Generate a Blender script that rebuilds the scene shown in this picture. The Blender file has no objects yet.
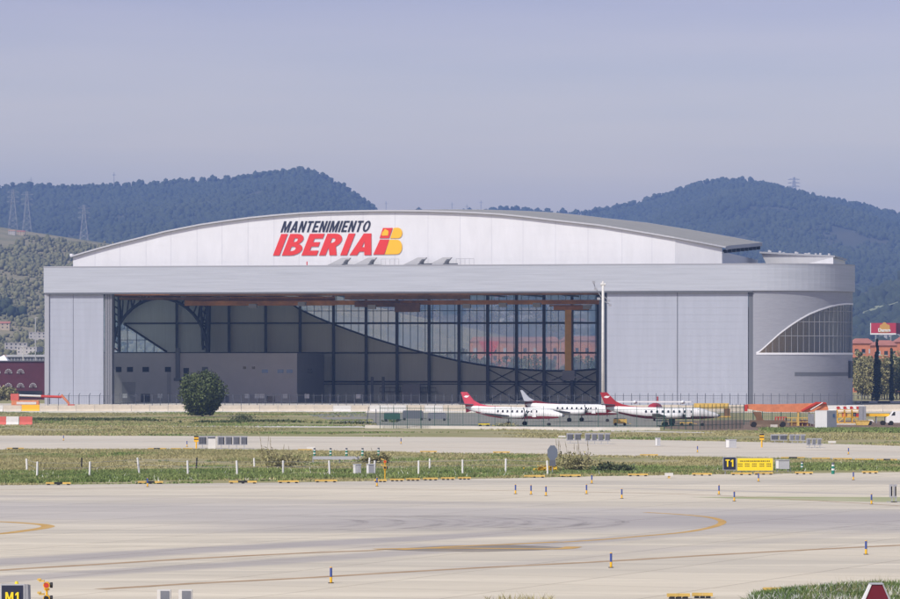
import bpy, math, random
import numpy as np
from mathutils import Vector, Matrix
random.seed(7); RNG = np.random.default_rng(11)
S = bpy.context.scene
COL = S.collection
F = 4000.0; CAMZ = 9.8; HY = 361.0     # focal length in photo pixels, eye height, horizon row

def gy(y): return F*CAMZ/(y-HY)                          # distance of a ground point seen at row y
def gp(x, y):
    D = gy(y); return ((x-450)*D/F, D)
def pt(x, y, D): return ((x-450)*D/F, D, CAMZ-(y-HY)*D/F)

# ------------------------------------------------------------------ materials
def mat(name, col, rough=.7, metal=0., var=0., scale=1., col2=None, bump=0., bscale=None, stretch=(1,1,1), spec=.3, island=0.):
    m = bpy.data.materials.new(name); m.use_nodes = True
    nt = m.node_tree; b = nt.nodes['Principled BSDF']
    b.inputs['Base Color'].default_value = (*col, 1); b.inputs['Roughness'].default_value = rough
    b.inputs['Metallic'].default_value = metal; b.inputs['Specular IOR Level'].default_value = spec
    if var or bump or col2:
        tc = nt.nodes.new('ShaderNodeTexCoord'); mp = nt.nodes.new('ShaderNodeMapping')
        mp.inputs['Scale'].default_value = stretch
        nt.links.new(tc.outputs['Object'], mp.inputs['Vector'])
    if var or col2:
        n = nt.nodes.new('ShaderNodeTexNoise'); n.inputs['Scale'].default_value = scale; n.inputs['Detail'].default_value = 6
        n.inputs['Roughness'].default_value = .65
        nt.links.new(mp.outputs[0], n.inputs['Vector'])
        r = nt.nodes.new('ShaderNodeValToRGB'); r.color_ramp.elements[0].position = .3; r.color_ramp.elements[1].position = .7
        a = col if col2 else tuple(c*(1-var) for c in col); c2 = col2 if col2 else tuple(min(1, c*(1+var)) for c in col)
        r.color_ramp.elements[0].color = (*a, 1); r.color_ramp.elements[1].color = (*c2, 1)
        nt.links.new(n.outputs['Fac'], r.inputs['Fac'])
        out = r.outputs['Color']
        if island:
            g = nt.nodes.new('ShaderNodeNewGeometry'); mr = nt.nodes.new('ShaderNodeMapRange')
            mr.inputs['To Min'].default_value = 1-island; mr.inputs['To Max'].default_value = 1+island
            nt.links.new(g.outputs['Random Per Island'], mr.inputs['Value'])
            mx = nt.nodes.new('ShaderNodeVectorMath'); mx.operation = 'SCALE'
            nt.links.new(out, mx.inputs[0]); nt.links.new(mr.outputs[0], mx.inputs['Scale']); out = mx.outputs[0]
        nt.links.new(out, b.inputs['Base Color'])
    if bump:
        n2 = nt.nodes.new('ShaderNodeTexNoise'); n2.inputs['Scale'].default_value = bscale or scale*4; n2.inputs['Detail'].default_value = 4
        nt.links.new(mp.outputs[0], n2.inputs['Vector'])
        bp = nt.nodes.new('ShaderNodeBump'); bp.inputs['Strength'].default_value = bump; bp.inputs['Distance'].default_value = .1
        nt.links.new(n2.outputs['Fac'], bp.inputs['Height']); nt.links.new(bp.outputs[0], b.inputs['Normal'])
    return m

def glass_mat(name, tint, refl=.25, rough=.05, dust=0.):
    m = bpy.data.materials.new(name); m.use_nodes = True
    nt = m.node_tree; nt.nodes.remove(nt.nodes['Principled BSDF']); out = nt.nodes['Material Output']
    t = nt.nodes.new('ShaderNodeBsdfTransparent'); t.inputs['Color'].default_value = (*tint, 1)
    g = nt.nodes.new('ShaderNodeBsdfGlossy'); g.inputs['Roughness'].default_value = rough; g.inputs['Color'].default_value = (.9,.93,.95,1)
    x = nt.nodes.new('ShaderNodeMixShader'); x.inputs['Fac'].default_value = refl
    nt.links.new(t.outputs[0], x.inputs[1]); nt.links.new(g.outputs[0], x.inputs[2]); last = x.outputs[0]
    if dust:
        tr = nt.nodes.new('ShaderNodeBsdfTranslucent'); tr.inputs['Color'].default_value = (.78,.90,.97,1)
        nz = nt.nodes.new('ShaderNodeTexNoise'); nz.inputs['Scale'].default_value = .12; nz.inputs['Detail'].default_value = 5
        tc = nt.nodes.new('ShaderNodeTexCoord'); nt.links.new(tc.outputs['Object'], nz.inputs['Vector'])
        mr = nt.nodes.new('ShaderNodeMapRange'); mr.inputs['From Min'].default_value = .3; mr.inputs['From Max'].default_value = .7
        mr.inputs['To Min'].default_value = dust*.5; mr.inputs['To Max'].default_value = dust*1.5; nt.links.new(nz.outputs['Fac'], mr.inputs['Value'])
        y = nt.nodes.new('ShaderNodeMixShader'); nt.links.new(mr.outputs[0], y.inputs['Fac']); nt.links.new(last, y.inputs[1]); nt.links.new(tr.outputs[0], y.inputs[2]); last = y.outputs[0]
    nt.links.new(last, out.inputs['Surface'])
    return m

M = {}
M['upper']   = mat('white_cladding', (.665,.675,.705), .55, var=.045, scale=.5, stretch=(1.2,1,.35))
M['band']    = mat('silver_band_cladding', (.395,.42,.465), .6, var=.10, scale=1.2, stretch=(.06,.06,2.2), bump=.25, bscale=3)
M['door']    = mat('door_cladding', (.355,.38,.44), .55, var=.06, scale=.5, stretch=(1.6,1,.14))
M['curve']   = mat('curved_wall_cladding', (.275,.285,.32), .6, var=.07, scale=1.0, stretch=(.5,.5,3), bump=.15, bscale=3)
M['roof']    = mat('roof_membrane', (.275,.27,.245), .8, var=.10, scale=.15)
M['trimw']   = mat('white_trim', (.68,.69,.72), .5)
M['trimg']   = mat('grey_trim', (.33,.34,.37), .5)
M['edgeg']  = mat('pale_edge_trim', (.46,.47,.50), .5)
M['jointm']  = mat('cladding_joint_grey', (.50,.51,.56), .6)
M['jamb']    = mat('dark_jamb', (.12,.13,.15), .6)
M['rear']    = mat('rear_wall_cladding', (.56,.60,.56), .7, var=.06, scale=.6, stretch=(4,1,.2))
M['steel']   = mat('dark_steel', (.03,.04,.06), .5, var=.2, scale=.5)
M['mull']    = mat('mullion_metal', (.06,.08,.10), .5)
M['rust']    = mat('orange_crane_beam', (.62,.27,.07), .6, var=.35, scale=.25, stretch=(1,1,1))
M['rustd']   = mat('brown_crane_beam', (.22,.12,.06), .7, var=.4, scale=.2)
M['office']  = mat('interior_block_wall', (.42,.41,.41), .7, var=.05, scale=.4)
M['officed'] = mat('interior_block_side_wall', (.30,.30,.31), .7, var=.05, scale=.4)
M['winddk']  = mat('dark_window_pane', (.02,.025,.035), .15, spec=.6)
M['windbl']  = mat('blue_window_pane', (.10,.20,.38), .2, spec=.6)
M['glass']   = glass_mat('rear_glass', (.92,.96,.97), .05, dust=.27)
M['glassd']  = glass_mat('added_side_glass', (.95,.97,.98), .04, dust=.5)  # for the added left wall strip that brightens the interior
M['glassc']  = glass_mat('corner_glass', (.32,.46,.54), .24)
M['ceil']    = mat('hangar_ceiling_lining', (.38,.37,.35), .9)
M['floor']   = mat('hangar_floor_paint', (.55,.54,.50), .5)
M['red']     = mat('sign_red', (.68,.04,.035), .5)
M['yellow']  = mat('sign_yellow', (.85,.47,.02), .5)
M['navy']    = mat('sign_dark_blue', (.02,.025,.05), .5)
M['white']   = mat('white_paint', (.78,.78,.76), .5, var=.04, scale=2)
M['offw']    = mat('off_white_paint', (.62,.61,.57), .6, var=.08, scale=2)
M['black']   = mat('black_paint', (.02,.02,.022), .6)
M['grey']    = mat('grey_paint', (.28,.29,.31), .6, var=.08, scale=3)
M['greyl']   = mat('light_grey_paint', (.42,.43,.45), .6, var=.06, scale=3)
M['galv']    = mat('galvanised_metal', (.38,.39,.41), .45, metal=.3, var=.1, scale=2)
M['dkgrey']  = mat('dark_grey_mesh', (.13,.14,.16), .7, var=.2, scale=6)
M['yel']     = mat('safety_yellow', (.80,.45,.02), .5, var=.05, scale=3)
M['yelb']    = mat('board_yellow', (.62,.42,.11), .6, var=.2, scale=1.5)
M['signyel'] = mat('sign_bright_yellow', (.82,.62,.02), .5)
M['blue']    = mat('marker_blue', (.045,.08,.28), .5)
M['orange']  = mat('machine_orange', (.62,.22,.10), .5, var=.18, scale=1.5)
M['mastyel'] = mat('crane_mast_yellow', (.85,.47,.10), .5, var=.08, scale=1)
M['redp']    = mat('machine_red', (.50,.05,.03), .5, var=.15, scale=1.5)
M['redb']    = mat('faded_red_plastic', (.55,.12,.09), .6, var=.1, scale=1)
M['maroon']  = mat('maroon_paint', (.16,.015,.025), .45, var=.08, scale=1)
M['pinkred'] = mat('faded_red_paint', (.52,.06,.09), .5, var=.12, scale=.8)
M['deepred'] = mat('deep_red_paint', (.36,.025,.03), .45, var=.1, scale=.8)
M['plane']   = mat('aircraft_white', (.74,.74,.73), .35, var=.05, scale=.7)
M['planeg']  = mat('aircraft_grey', (.40,.42,.46), .4, var=.08, scale=.7)
M['wing']    = mat('wing_grey_paint', (.20,.20,.22), .5, var=.1, scale=1)
M['rubber']  = mat('rubber', (.02,.02,.02), .8)
M['barrier'] = mat('barrier_concrete', (.56,.50,.40), .8, var=.14, scale=.8)
M['kerb']    = mat('pale_concrete', (.56,.53,.47), .8, var=.10, scale=.5)
M['green']   = mat('fence_green', (.03,.09,.07), .6)
M['rackm']   = mat('weathered_grey_metal', (.17,.18,.205), .6, var=.15, scale=3)
M['fpost']   = mat('fence_post_grey', (.09,.10,.12), .6)
M['teal']    = mat('bollard_green', (.02,.20,.14), .5)
M['brick']   = mat('red_brick', (.52,.19,.10), .8, var=.15, scale=.4)
M['brickd']  = mat('maroon_render', (.085,.022,.035), .7, var=.15, scale=.3)
M['tile']    = mat('red_roof', (.36,.15,.11), .7, var=.15, scale=.3)
M['tileo']   = mat('terracotta_tiles', (.36,.22,.15), .8, var=.15, scale=.3)
M['render']  = mat('pale_house_render', (.44,.42,.39), .8, var=.1, scale=.1)
M['renderc'] = mat('cream_house_render', (.42,.35,.26), .8, var=.1, scale=.1)
M['bark']    = mat('bark', (.09,.075,.06), .9, var=.2, scale=3)
M['leaf']    = mat('leaf_green', (.045,.065,.018), .6, col2=(.10,.125,.038), scale=1.3, island=.35)
M['leafy']   = mat('leaf_olive', (.19,.19,.07), .6, col2=(.34,.30,.15), scale=.6, island=.35)
M['leafd']   = mat('cypress_green', (.02,.035,.022), .7, col2=(.035,.055,.03), scale=1, island=.3)
M['leafm']   = mat('dark_tree_green', (.05,.07,.03), .6, col2=(.10,.12,.05), scale=1, island=.3)
M['hillf']   = mat('forest_canopy', (.020,.032,.016), .9, col2=(.050,.062,.028), scale=.004, island=.15)
M['hills']   = mat('scrub_canopy', (.11,.115,.055), .9, col2=(.17,.16,.08), scale=.02, island=.25)
M['hillg']   = mat('forest_hill_ground', (.035,.045,.022), .95, col2=(.08,.075,.04), scale=.01)
M['scrubg']  = mat('dry_hill_ground', (.14,.145,.07), .95, col2=(.30,.25,.15), scale=.02)
M['field']   = mat('pale_field', (.22,.24,.13), .95, var=.1, scale=.02)
M['earth']   = mat('bare_earth', (.17,.12,.08), .95, var=.2, scale=.6)
M['straw']   = mat('dry_grass_blades', (.27,.255,.11), .9, col2=(.42,.375,.19), scale=.05, island=.3)
M['grassg']  = mat('green_grass_blades', (.11,.18,.04), .8, col2=(.25,.29,.10), scale=.12, island=.35)
M['weedg']   = mat('leafy_weed_green', (.06,.12,.022), .7, col2=(.15,.21,.06), scale=.8, island=.4)
M['flower']  = mat('white_flowers', (.65,.66,.60), .8)
M['flowery'] = mat('yellow_flowers', (.55,.36,.03), .8, island=.2, var=.05)
M['plume']   = mat('reed_stalk', (.24,.20,.11), .9, var=.2, scale=2)
M['linep']   = mat('yellow_line_paint', (.42,.24,.05), .8, col2=(.55,.36,.12), scale=.5)
M['linef']   = mat('faded_line_paint', (.30,.19,.09), .8, col2=(.42,.31,.19), scale=.4)
M['linek']   = mat('black_line_paint', (.17,.15,.12), .8, col2=(.30,.26,.20), scale=.4)

# ground materials in world metres
def ground_mat(name, base, cols, scales):
    """two noise layers mixed over a base"""
    m = bpy.data.materials.new(name); m.use_nodes = True; nt = m.node_tree; b = nt.nodes['Principled BSDF']
    b.inputs['Roughness'].default_value = .9; b.inputs['Specular IOR Level'].default_value = .15
    g = nt.nodes.new('ShaderNodeNewGeometry'); last = None
    for i, (c, (sc, lo, hi, st)) in enumerate(zip(cols, scales)):
        mp = nt.nodes.new('ShaderNodeMapping'); mp.inputs['Scale'].default_value = st[:3]; mp.inputs['Rotation'].default_value = (0,0,st[3] if len(st) > 3 else 0)
        mp.inputs['Location'].default_value = (i*13.1, i*7.7, 0)
        nt.links.new(g.outputs['Position'], mp.inputs['Vector'])
        n = nt.nodes.new('ShaderNodeTexNoise'); n.inputs['Scale'].default_value = sc; n.inputs['Detail'].default_value = 5
        nt.links.new(mp.outputs[0], n.inputs['Vector'])
        r = nt.nodes.new('ShaderNodeMapRange'); r.inputs['From Min'].default_value = lo; r.inputs['From Max'].default_value = hi
        nt.links.new(n.outputs['Fac'], r.inputs['Value'])
        x = nt.nodes.new('ShaderNodeMix'); x.data_type = 'RGBA'
        nt.links.new(r.outputs[0], x.inputs['Factor'])
        if last is None: x.inputs['A'].default_value = (*base, 1)
        else: nt.links.new(last, x.inputs['A'])
        x.inputs['B'].default_value = (*c, 1); last = x.outputs['Result']
    nt.links.new(last, b.inputs['Base Color'])
    return m
M['dry']  = ground_mat('dry_grass_ground', (.30,.265,.13), [(.20,.21,.07), (.38,.33,.20), (.19,.18,.08)],
                       [(.05,.42,.6,(.35,1,1)), (.16,.5,.65,(.4,1,1)), (1.1,.55,.72,(1,1,1))])
M['conc'] = ground_mat('taxiway_concrete', (.54,.49,.39), [(.47,.435,.355), (.59,.54,.43), (.44,.405,.33)],
                       [(.02,.45,.6,(.15,1,1,-.35)), (.25,.5,.7,(.1,1,1,-.35)), (1.5,.6,.8,(.3,1,1))])

def add_bands(m):
    """tyre-darkened bands on the apron: soft stripes along the taxi lines, in world metres"""
    nt = m.node_tree; b = nt.nodes['Principled BSDF']; src = b.inputs['Base Color'].links[0].from_socket
    g = nt.nodes.new('ShaderNodeNewGeometry'); sx = nt.nodes.new('ShaderNodeSeparateXYZ'); nt.links.new(g.outputs['Position'], sx.inputs[0])
    nz = nt.nodes.new('ShaderNodeTexNoise'); nz.inputs['Scale'].default_value = .05; nz.inputs['Detail'].default_value = 7
    mp = nt.nodes.new('ShaderNodeMapping'); mp.inputs['Scale'].default_value = (.35,1,1); mp.inputs['Rotation'].default_value = (0,0,-.35)
    nt.links.new(g.outputs['Position'], mp.inputs[0]); nt.links.new(mp.outputs[0], nz.inputs['Vector'])
    def M2(op, a, b_=None, c=None):
        n = nt.nodes.new('ShaderNodeMath'); n.operation = op
        for i, v in enumerate((a, b_, c)):
            if v is None: continue
            if isinstance(v, (int, float)): n.inputs[i].default_value = v
            else: nt.links.new(v, n.inputs[i])
        return n.outputs[0]
    last = src
    # (slope k, centre s = Y - k X, half width, x lo, x hi, strength, colour)
    for (k, c, w, x0, x1, st, colr) in BANDS:
        s = M2('SUBTRACT', sx.outputs['Y'], M2('MULTIPLY', sx.outputs['X'], k))
        s = M2('ADD', s, M2('MULTIPLY', M2('SUBTRACT', nz.outputs['Fac'], .5), w*1.1))
        d = M2('DIVIDE', M2('ABSOLUTE', M2('SUBTRACT', s, c)), w)
        f = nt.nodes.new('ShaderNodeMapRange'); f.interpolation_type = 'SMOOTHSTEP'
        f.inputs['From Min'].default_value = 1.0; f.inputs['From Max'].default_value = .35
        nt.links.new(d, f.inputs['Value'])
        e = nt.nodes.new('ShaderNodeMapRange'); e.interpolation_type = 'SMOOTHSTEP'; e.inputs['From Min'].default_value = x0-9; e.inputs['From Max'].default_value = x0+5
        e2 = nt.nodes.new('ShaderNodeMapRange'); e2.interpolation_type = 'SMOOTHSTEP'; e2.inputs['From Min'].default_value = x1+9; e2.inputs['From Max'].default_value = x1-5
        nt.links.new(sx.outputs['X'], e.inputs['Value']); nt.links.new(sx.outputs['X'], e2.inputs['Value'])
        fac = M2('MULTIPLY', M2('MULTIPLY', f.outputs[0], e.outputs[0]), M2('MULTIPLY', e2.outputs[0], st))
        x = nt.nodes.new('ShaderNodeMix'); x.data_type = 'RGBA'; nt.links.new(fac, x.inputs['Factor'])
        nt.links.new(last, x.inputs['A']); x.inputs['B'].default_value = (*colr, 1); last = x.outputs['Result']
    nt.links.new(last, b.inputs['Base Color'])
GR = (.34,.315,.295)
def band(p, q, w, x0, x1, st, c=GR):
    (xa, ya), (xb, yb) = gp(*p), gp(*q); k = (yb-ya)/(xb-xa); return (k, ya-k*xa, w, x0, x1, st, c)
BANDS = [band((0,512),(900,520),26,-60,60,.7,(.40,.375,.35)),
         band((300,526),(800,520),11,-12,40,.7),
         band((0,562),(300,545),5.5,-40,4,.85), band((0,580),(300,560),4.5,-40,12,.7),
         band((300,546),(560,548),5,-6,8,.6), band((560,560),(900,530),3.5,-2,30,.25),
         band((0,497),(420,503),5,-60,6,.35), band((650,489),(860,494),2.2,14,30,.55)]
M['apron'] = ground_mat('apron_concrete', (.56,.505,.39), [(.44,.405,.33), (.64,.58,.45), (.42,.385,.315)],
                       [(.03,.42,.6,(.2,1,1,-.3)), (.3,.5,.7,(.08,1,1,-.3)), (2.,.6,.8,(.3,1,1))])
add_bands(M['apron'])
def slabs(m, ang, size, amt):
    """concrete bays with slightly different tones and dark joints"""
    nt = m.node_tree; b = nt.nodes['Principled BSDF']; src = b.inputs['Base Color'].links[0].from_socket
    g = nt.nodes.new('ShaderNodeNewGeometry'); mp = nt.nodes.new('ShaderNodeMapping'); mp.inputs['Rotation'].default_value = (0,0,ang)
    nt.links.new(g.outputs['Position'], mp.inputs[0]); br = nt.nodes.new('ShaderNodeTexBrick'); br.offset = 0
    br.inputs['Scale'].default_value = 1; br.inputs['Brick Width'].default_value = size; br.inputs['Row Height'].default_value = size*.8; br.inputs['Mortar Size'].default_value = .07
    br.inputs['Color1'].default_value = (1-amt,1-amt,1-amt,1); br.inputs['Color2'].default_value = (1+amt,1+amt,1+amt,1); br.inputs['Mortar'].default_value = (.72,.70,.68,1)
    nt.links.new(mp.outputs[0], br.inputs['Vector']); x = nt.nodes.new('ShaderNodeMix'); x.data_type = 'RGBA'; x.blend_type = 'MULTIPLY'; x.inputs['Factor'].default_value = 1
    nt.links.new(src, x.inputs['A']); nt.links.new(br.outputs['Color'], x.inputs['B']); nt.links.new(x.outputs['Result'], b.inputs['Base Color'])
slabs(M['apron'], .42, 7.5, .035); slabs(M['conc'], .42, 7.5, .03)
M['asph'] = ground_mat('worn_asphalt', (.20,.20,.165), [(.24,.23,.19), (.13,.14,.11)], [(.08,.4,.6,(.3,1,1)), (.3,.5,.7,(.2,1,1))])
M['greenstrip'] = ground_mat('grass_strip', (.30,.32,.16), [(.42,.40,.27)], [(.4,.4,.65,(.3,1,1))])

# ------------------------------------------------------------------ object helpers
def tag(o, label=None, cat=None, group=None, kind=None):
    if label: o['label'] = label
    if cat: o['category'] = cat
    if group: o['group'] = group
    if kind: o['kind'] = kind
    return o
def thing(name, label, cat, loc=(0,0,0), rz=0, group=None):
    o = bpy.data.objects.new(name, None); COL.objects.link(o); o.empty_display_size = .5
    o.location = loc; o.rotation_euler = (0,0,rz); return tag(o, label, cat, group)
def link(name, me, m, parent=None, loc=(0,0,0), rz=0, smooth=False):
    if m is not None: me.materials.append(M[m] if isinstance(m, str) else m)
    if smooth:
        for p in me.polygons: p.use_smooth = True
    o = bpy.data.objects.new(name, me); COL.objects.link(o); o.location = loc; o.rotation_euler = (0,0,rz)
    if parent: o.parent = parent
    return o
def dup(o, loc=None, rz=None, parent=None, label=None):
    c = o.copy(); COL.objects.link(c)
    if parent: c.parent = parent
    if loc is not None: c.location = loc
    if rz is not None: c.rotation_euler = (0,0,rz)
    if label: c['label'] = label
    for ch in list(o.children): dup(ch, parent=c)
    return c
class MB:
    def __init__(s): s.v = []; s.f = []
    def add(s, vs, fs):
        b = len(s.v); s.v += [tuple(v) for v in vs]; s.f += [tuple(i+b for i in f) for f in fs]; return s
    def bx(s, x0, x1, y0, y1, z0, z1):
        return s.add([(x0,y0,z0),(x1,y0,z0),(x1,y1,z0),(x0,y1,z0),(x0,y0,z1),(x1,y0,z1),(x1,y1,z1),(x0,y1,z1)],
                     [(3,2,1,0),(4,5,6,7),(0,1,5,4),(1,2,6,5),(2,3,7,6),(3,0,4,7)])
    def tube(s, p, q, r, n=6, r2=None, cap=True):
        p = Vector(p); q = Vector(q); d = (q-p); r2 = r if r2 is None else r2
        if d.length < 1e-6: return s
        a = d.normalized(); u = a.orthogonal().normalized(); w = a.cross(u)
        vs = []
        for P, R in ((p, r), (q, r2)):
            for i in range(n):
                t = 2*math.pi*(i+.5)/n; vs.append(P+(u*math.cos(t)+w*math.sin(t))*R)
        fs = [(i, (i+1)%n, n+(i+1)%n, n+i) for i in range(n)]
        if cap: fs += [tuple(reversed(range(n))), tuple(range(n, 2*n))]
        return s.add(vs, fs)
    def prism(s, poly, y0, y1):          # poly in x,z; extruded along y
        n = len(poly); vs = [(x, y0, z) for x, z in poly]+[(x, y1, z) for x, z in poly]
        area = sum(poly[i][0]*poly[(i+1)%n][1]-poly[(i+1)%n][0]*poly[i][1] for i in range(n))
        fr = tuple(range(n)); bk = tuple(range(2*n-1, n-1, -1))
        sd = [(i, n+i, n+(i+1)%n, (i+1)%n) for i in range(n)]
        if area < 0: fr = fr[::-1]; bk = bk[::-1]; sd = [f[::-1] for f in sd]
        return s.add(vs, [fr, bk]+sd)
    def slab(s, poly, z0, z1):           # poly in x,y
        n = len(poly); vs = [(x, y, z0) for x, y in poly]+[(x, y, z1) for x, y in poly]
        area = sum(poly[i][0]*poly[(i+1)%n][1]-poly[(i+1)%n][0]*poly[i][1] for i in range(n))
        top = tuple(range(n, 2*n)); bot = tuple(range(n-1, -1, -1)); sd = [(i, (i+1)%n, n+(i+1)%n, n+i) for i in range(n)]
        if area < 0: top = top[::-1]; bot = bot[::-1]; sd = [f[::-1] for f in sd]
        return s.add(vs, [top, bot]+sd)
    def loft(s, rings, closed=True, caps=True):
        n = len(rings[0]); vs = [p for r in rings for p in r]; fs = []
        for j in range(len(rings)-1):
            for i in range(n if closed else n-1):
                k = (i+1) % n; fs.append((j*n+i, j*n+k, (j+1)*n+k, (j+1)*n+i))
        if caps and closed: fs += [tuple(reversed(range(n))), tuple(range((len(rings)-1)*n, len(rings)*n))]
        return s.add(vs, fs)
    def rot(s, ang, o=(0,0,0)):
        c, t = math.cos(ang), math.sin(ang)
        s.v = [(o[0]+(x-o[0])*c-(y-o[1])*t, o[1]+(x-o[0])*t+(y-o[1])*c, z) for x, y, z in s.v]; return s
    def build(s, name, m, parent=None, loc=(0,0,0), rz=0, smooth=False):
        me = bpy.data.meshes.new(name); me.from_pydata(s.v, [], s.f); me.update()
        return link(name, me, m, parent, loc, rz, smooth)
def np_mesh(name, V, Fc, m, parent=None, loc=(0,0,0), smooth=False):
    """V (n,3) float, Fc (m,k) int, all faces k-gons"""
    me = bpy.data.meshes.new(name); k = Fc.shape[1]
    me.vertices.add(len(V)); me.vertices.foreach_set('co', V.astype(np.float32).ravel())
    me.loops.add(Fc.size); me.loops.foreach_set('vertex_index', Fc.astype(np.int32).ravel())
    me.polygons.add(len(Fc)); me.polygons.foreach_set('loop_start', np.arange(0, Fc.size, k, dtype=np.int32))
    me.polygons.foreach_set('loop_total', np.full(len(Fc), k, dtype=np.int32))
    me.update(calc_edges=True); me.validate()
    return link(name, me, m, parent, loc, 0, smooth)
def fill2d(name, loops, depth, m, parent, loc, rx=math.pi/2):
    """filled outline with holes (x right, y up), standing up and facing -Y"""
    cu = bpy.data.curves.new('t', 'CURVE'); cu.dimensions = '2D'; cu.fill_mode = 'BOTH'; cu.extrude = depth/2
    for lp in loops:
        sp = cu.splines.new('POLY'); sp.points.add(len(lp)-1); sp.use_cyclic_u = True
        for i, (x, y) in enumerate(lp): sp.points[i].co = (x, y, 0, 1)
    return curve_to_mesh(name, cu, m, parent, loc, rx)
def curve_to_mesh(name, cu, m, parent, loc, rx=math.pi/2):
    o = bpy.data.objects.new('t', cu); COL.objects.link(o)
    dg = bpy.context.evaluated_depsgraph_get(); dg.update()
    me = bpy.data.meshes.new_from_object(o.evaluated_get(dg)); bpy.data.objects.remove(o)
    me.transform(Matrix.Rotation(rx, 4, 'X')); me.materials.clear()
    r = link(name, me, m, parent, loc); r.data.name = name; return r
def text(name, body, size, m, parent, loc, bold=0., shear=0., sx=1., depth=.02, align='LEFT'):
    cu = bpy.data.curves.new('t', 'FONT'); cu.body = body; cu.size = size; cu.offset = bold; cu.shear = shear; cu.extrude = depth/2
    cu.align_x = align
    o = curve_to_mesh(name, cu, m, parent, loc); o.scale = (sx,1,1); return o
ORD = ('first second third fourth fifth sixth seventh eighth ninth tenth eleventh twelfth thirteenth fourteenth fifteenth sixteenth '
       'seventeenth eighteenth nineteenth twentieth').split()
TENS = ['twenty','thirty','forty','fifty','sixty']
def ordn(i):
    if i < 20: return ORD[i]
    n = i+1; t, u = divmod(n, 10)
    return (TENS[t-2][:-1]+'ieth') if u == 0 else TENS[t-2]+'-'+ORD[u-1]

def interp(x, P):
    xs = [p[0] for p in P]; ys = [p[1] for p in P]; return float(np.interp(x, xs, ys))
def vnoise(X, Y, seed=0):
    X = np.asarray(X, float); Y = np.asarray(Y, float)
    def h(i, j): 
        v = np.sin(i*127.1+j*311.7+seed*74.7)*43758.5453; return v-np.floor(v)
    i = np.floor(X); j = np.floor(Y); a = X-i; b = Y-j; a = a*a*(3-2*a); b = b*b*(3-2*b)
    return (h(i,j)*(1-a)+h(i+1,j)*a)*(1-b)+(h(i,j+1)*(1-a)+h(i+1,j+1)*a)*b
def fbm(X, Y, seed=0, n=4):
    r = 0; w = .5
    for k in range(n): r = r+w*vnoise(X*2**k, Y*2**k, seed+k); w *= .5
    return r

# ------------------------------------------------------------------ camera, world, light
cam = bpy.data.cameras.new('camera'); co = bpy.data.objects.new('camera', cam); COL.objects.link(co)
co.location = (0,0,CAMZ); co.rotation_euler = (math.pi/2,0,0)
cam.sensor_width = 36; cam.lens = F/900*36; cam.shift_y = (HY-299.5)/900; cam.clip_start = 1; cam.clip_end = 20000
S.camera = co
SUN_EL, SUN_AZ = math.radians(47), math.radians(220)     # azimuth clockwise from +Y
w = bpy.data.worlds.new('World'); S.world = w; w.use_nodes = True; nt = w.node_tree
bg = nt.nodes['Background']; sky = nt.nodes.new('ShaderNodeTexSky'); sky.sky_type = 'NISHITA'; sky.sun_disc = False
sky.sun_elevation = SUN_EL; sky.sun_rotation = SUN_AZ; sky.air_density = 1.2; sky.dust_density = 2.0; sky.ozone_density = 3.0
tint = nt.nodes.new('ShaderNodeMix'); tint.data_type = 'RGBA'; tint.blend_type = 'MULTIPLY'; tint.inputs['Factor'].default_value = 1
tc = nt.nodes.new('ShaderNodeTexCoord'); mp = nt.nodes.new('ShaderNodeMapping'); mp.inputs['Scale'].default_value = (5,5,55)
cn = nt.nodes.new('ShaderNodeTexNoise'); cn.inputs['Scale'].default_value = 1.3; cn.inputs['Detail'].default_value = 5
cr = nt.nodes.new('ShaderNodeValToRGB'); cr.color_ramp.elements[0].position = .3; cr.color_ramp.elements[1].position = .75
SKYT = (1.53,1.35,1.44)
cr.color_ramp.elements[0].color = (SKYT[0]*.96, SKYT[1]*.975, SKYT[2]*1.0, 1); cr.color_ramp.elements[1].color = (SKYT[0]*1.12, SKYT[1]*1.08, SKYT[2]*1.04, 1)
nt.links.new(tc.outputs['Generated'], mp.inputs[0]); nt.links.new(mp.outputs[0], cn.inputs['Vector']); nt.links.new(cn.outputs['Fac'], cr.inputs['Fac'])
nt.links.new(sky.outputs[0], tint.inputs['A']); nt.links.new(cr.outputs[0], tint.inputs['B']); sx_ = nt.nodes.new('ShaderNodeSeparateXYZ'); nt.links.new(tc.outputs['Generated'], sx_.inputs[0])
gr_ = nt.nodes.new('ShaderNodeValToRGB'); e_ = gr_.color_ramp.elements; e_[0].position = .03; e_[1].position = .40
e_[0].color = (1.0,.94,.79,1); e_[1].color = (.42,.41,.44,1); q_ = e_.new(.09); q_.color = (.575,.51,.56,1)
nt.links.new(sx_.outputs['Z'], gr_.inputs['Fac'])
pal = nt.nodes.new('ShaderNodeMix'); pal.data_type = 'RGBA'; pal.blend_type = 'MULTIPLY'; pal.inputs['Factor'].default_value = 1
nt.links.new(tint.outputs['Result'], pal.inputs['A']); nt.links.new(gr_.outputs[0], pal.inputs['B']); nt.links.new(pal.outputs['Result'], bg.inputs['Color'])
bg.inputs['Strength'].default_value = .15
sl = bpy.data.lights.new('sun', 'SUN'); so = bpy.data.objects.new('sun', sl); COL.objects.link(so)
sl.energy = 3.4; sl.angle = math.radians(.53); sl.color = (1,.962,.875)
sd = Vector((math.sin(SUN_AZ)*math.cos(SUN_EL), math.cos(SUN_AZ)*math.cos(SUN_EL), math.sin(SUN_EL)))
so.rotation_euler = (-sd).to_track_quat('-Z', 'Y').to_euler(); so.location = (0,0,100)
S.view_settings.view_transform = 'Standard'; S.view_settings.look = 'None'; S.view_settings.exposure = .30; S.view_settings.gamma = 1
S.view_settings.use_curve_mapping = False
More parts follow.
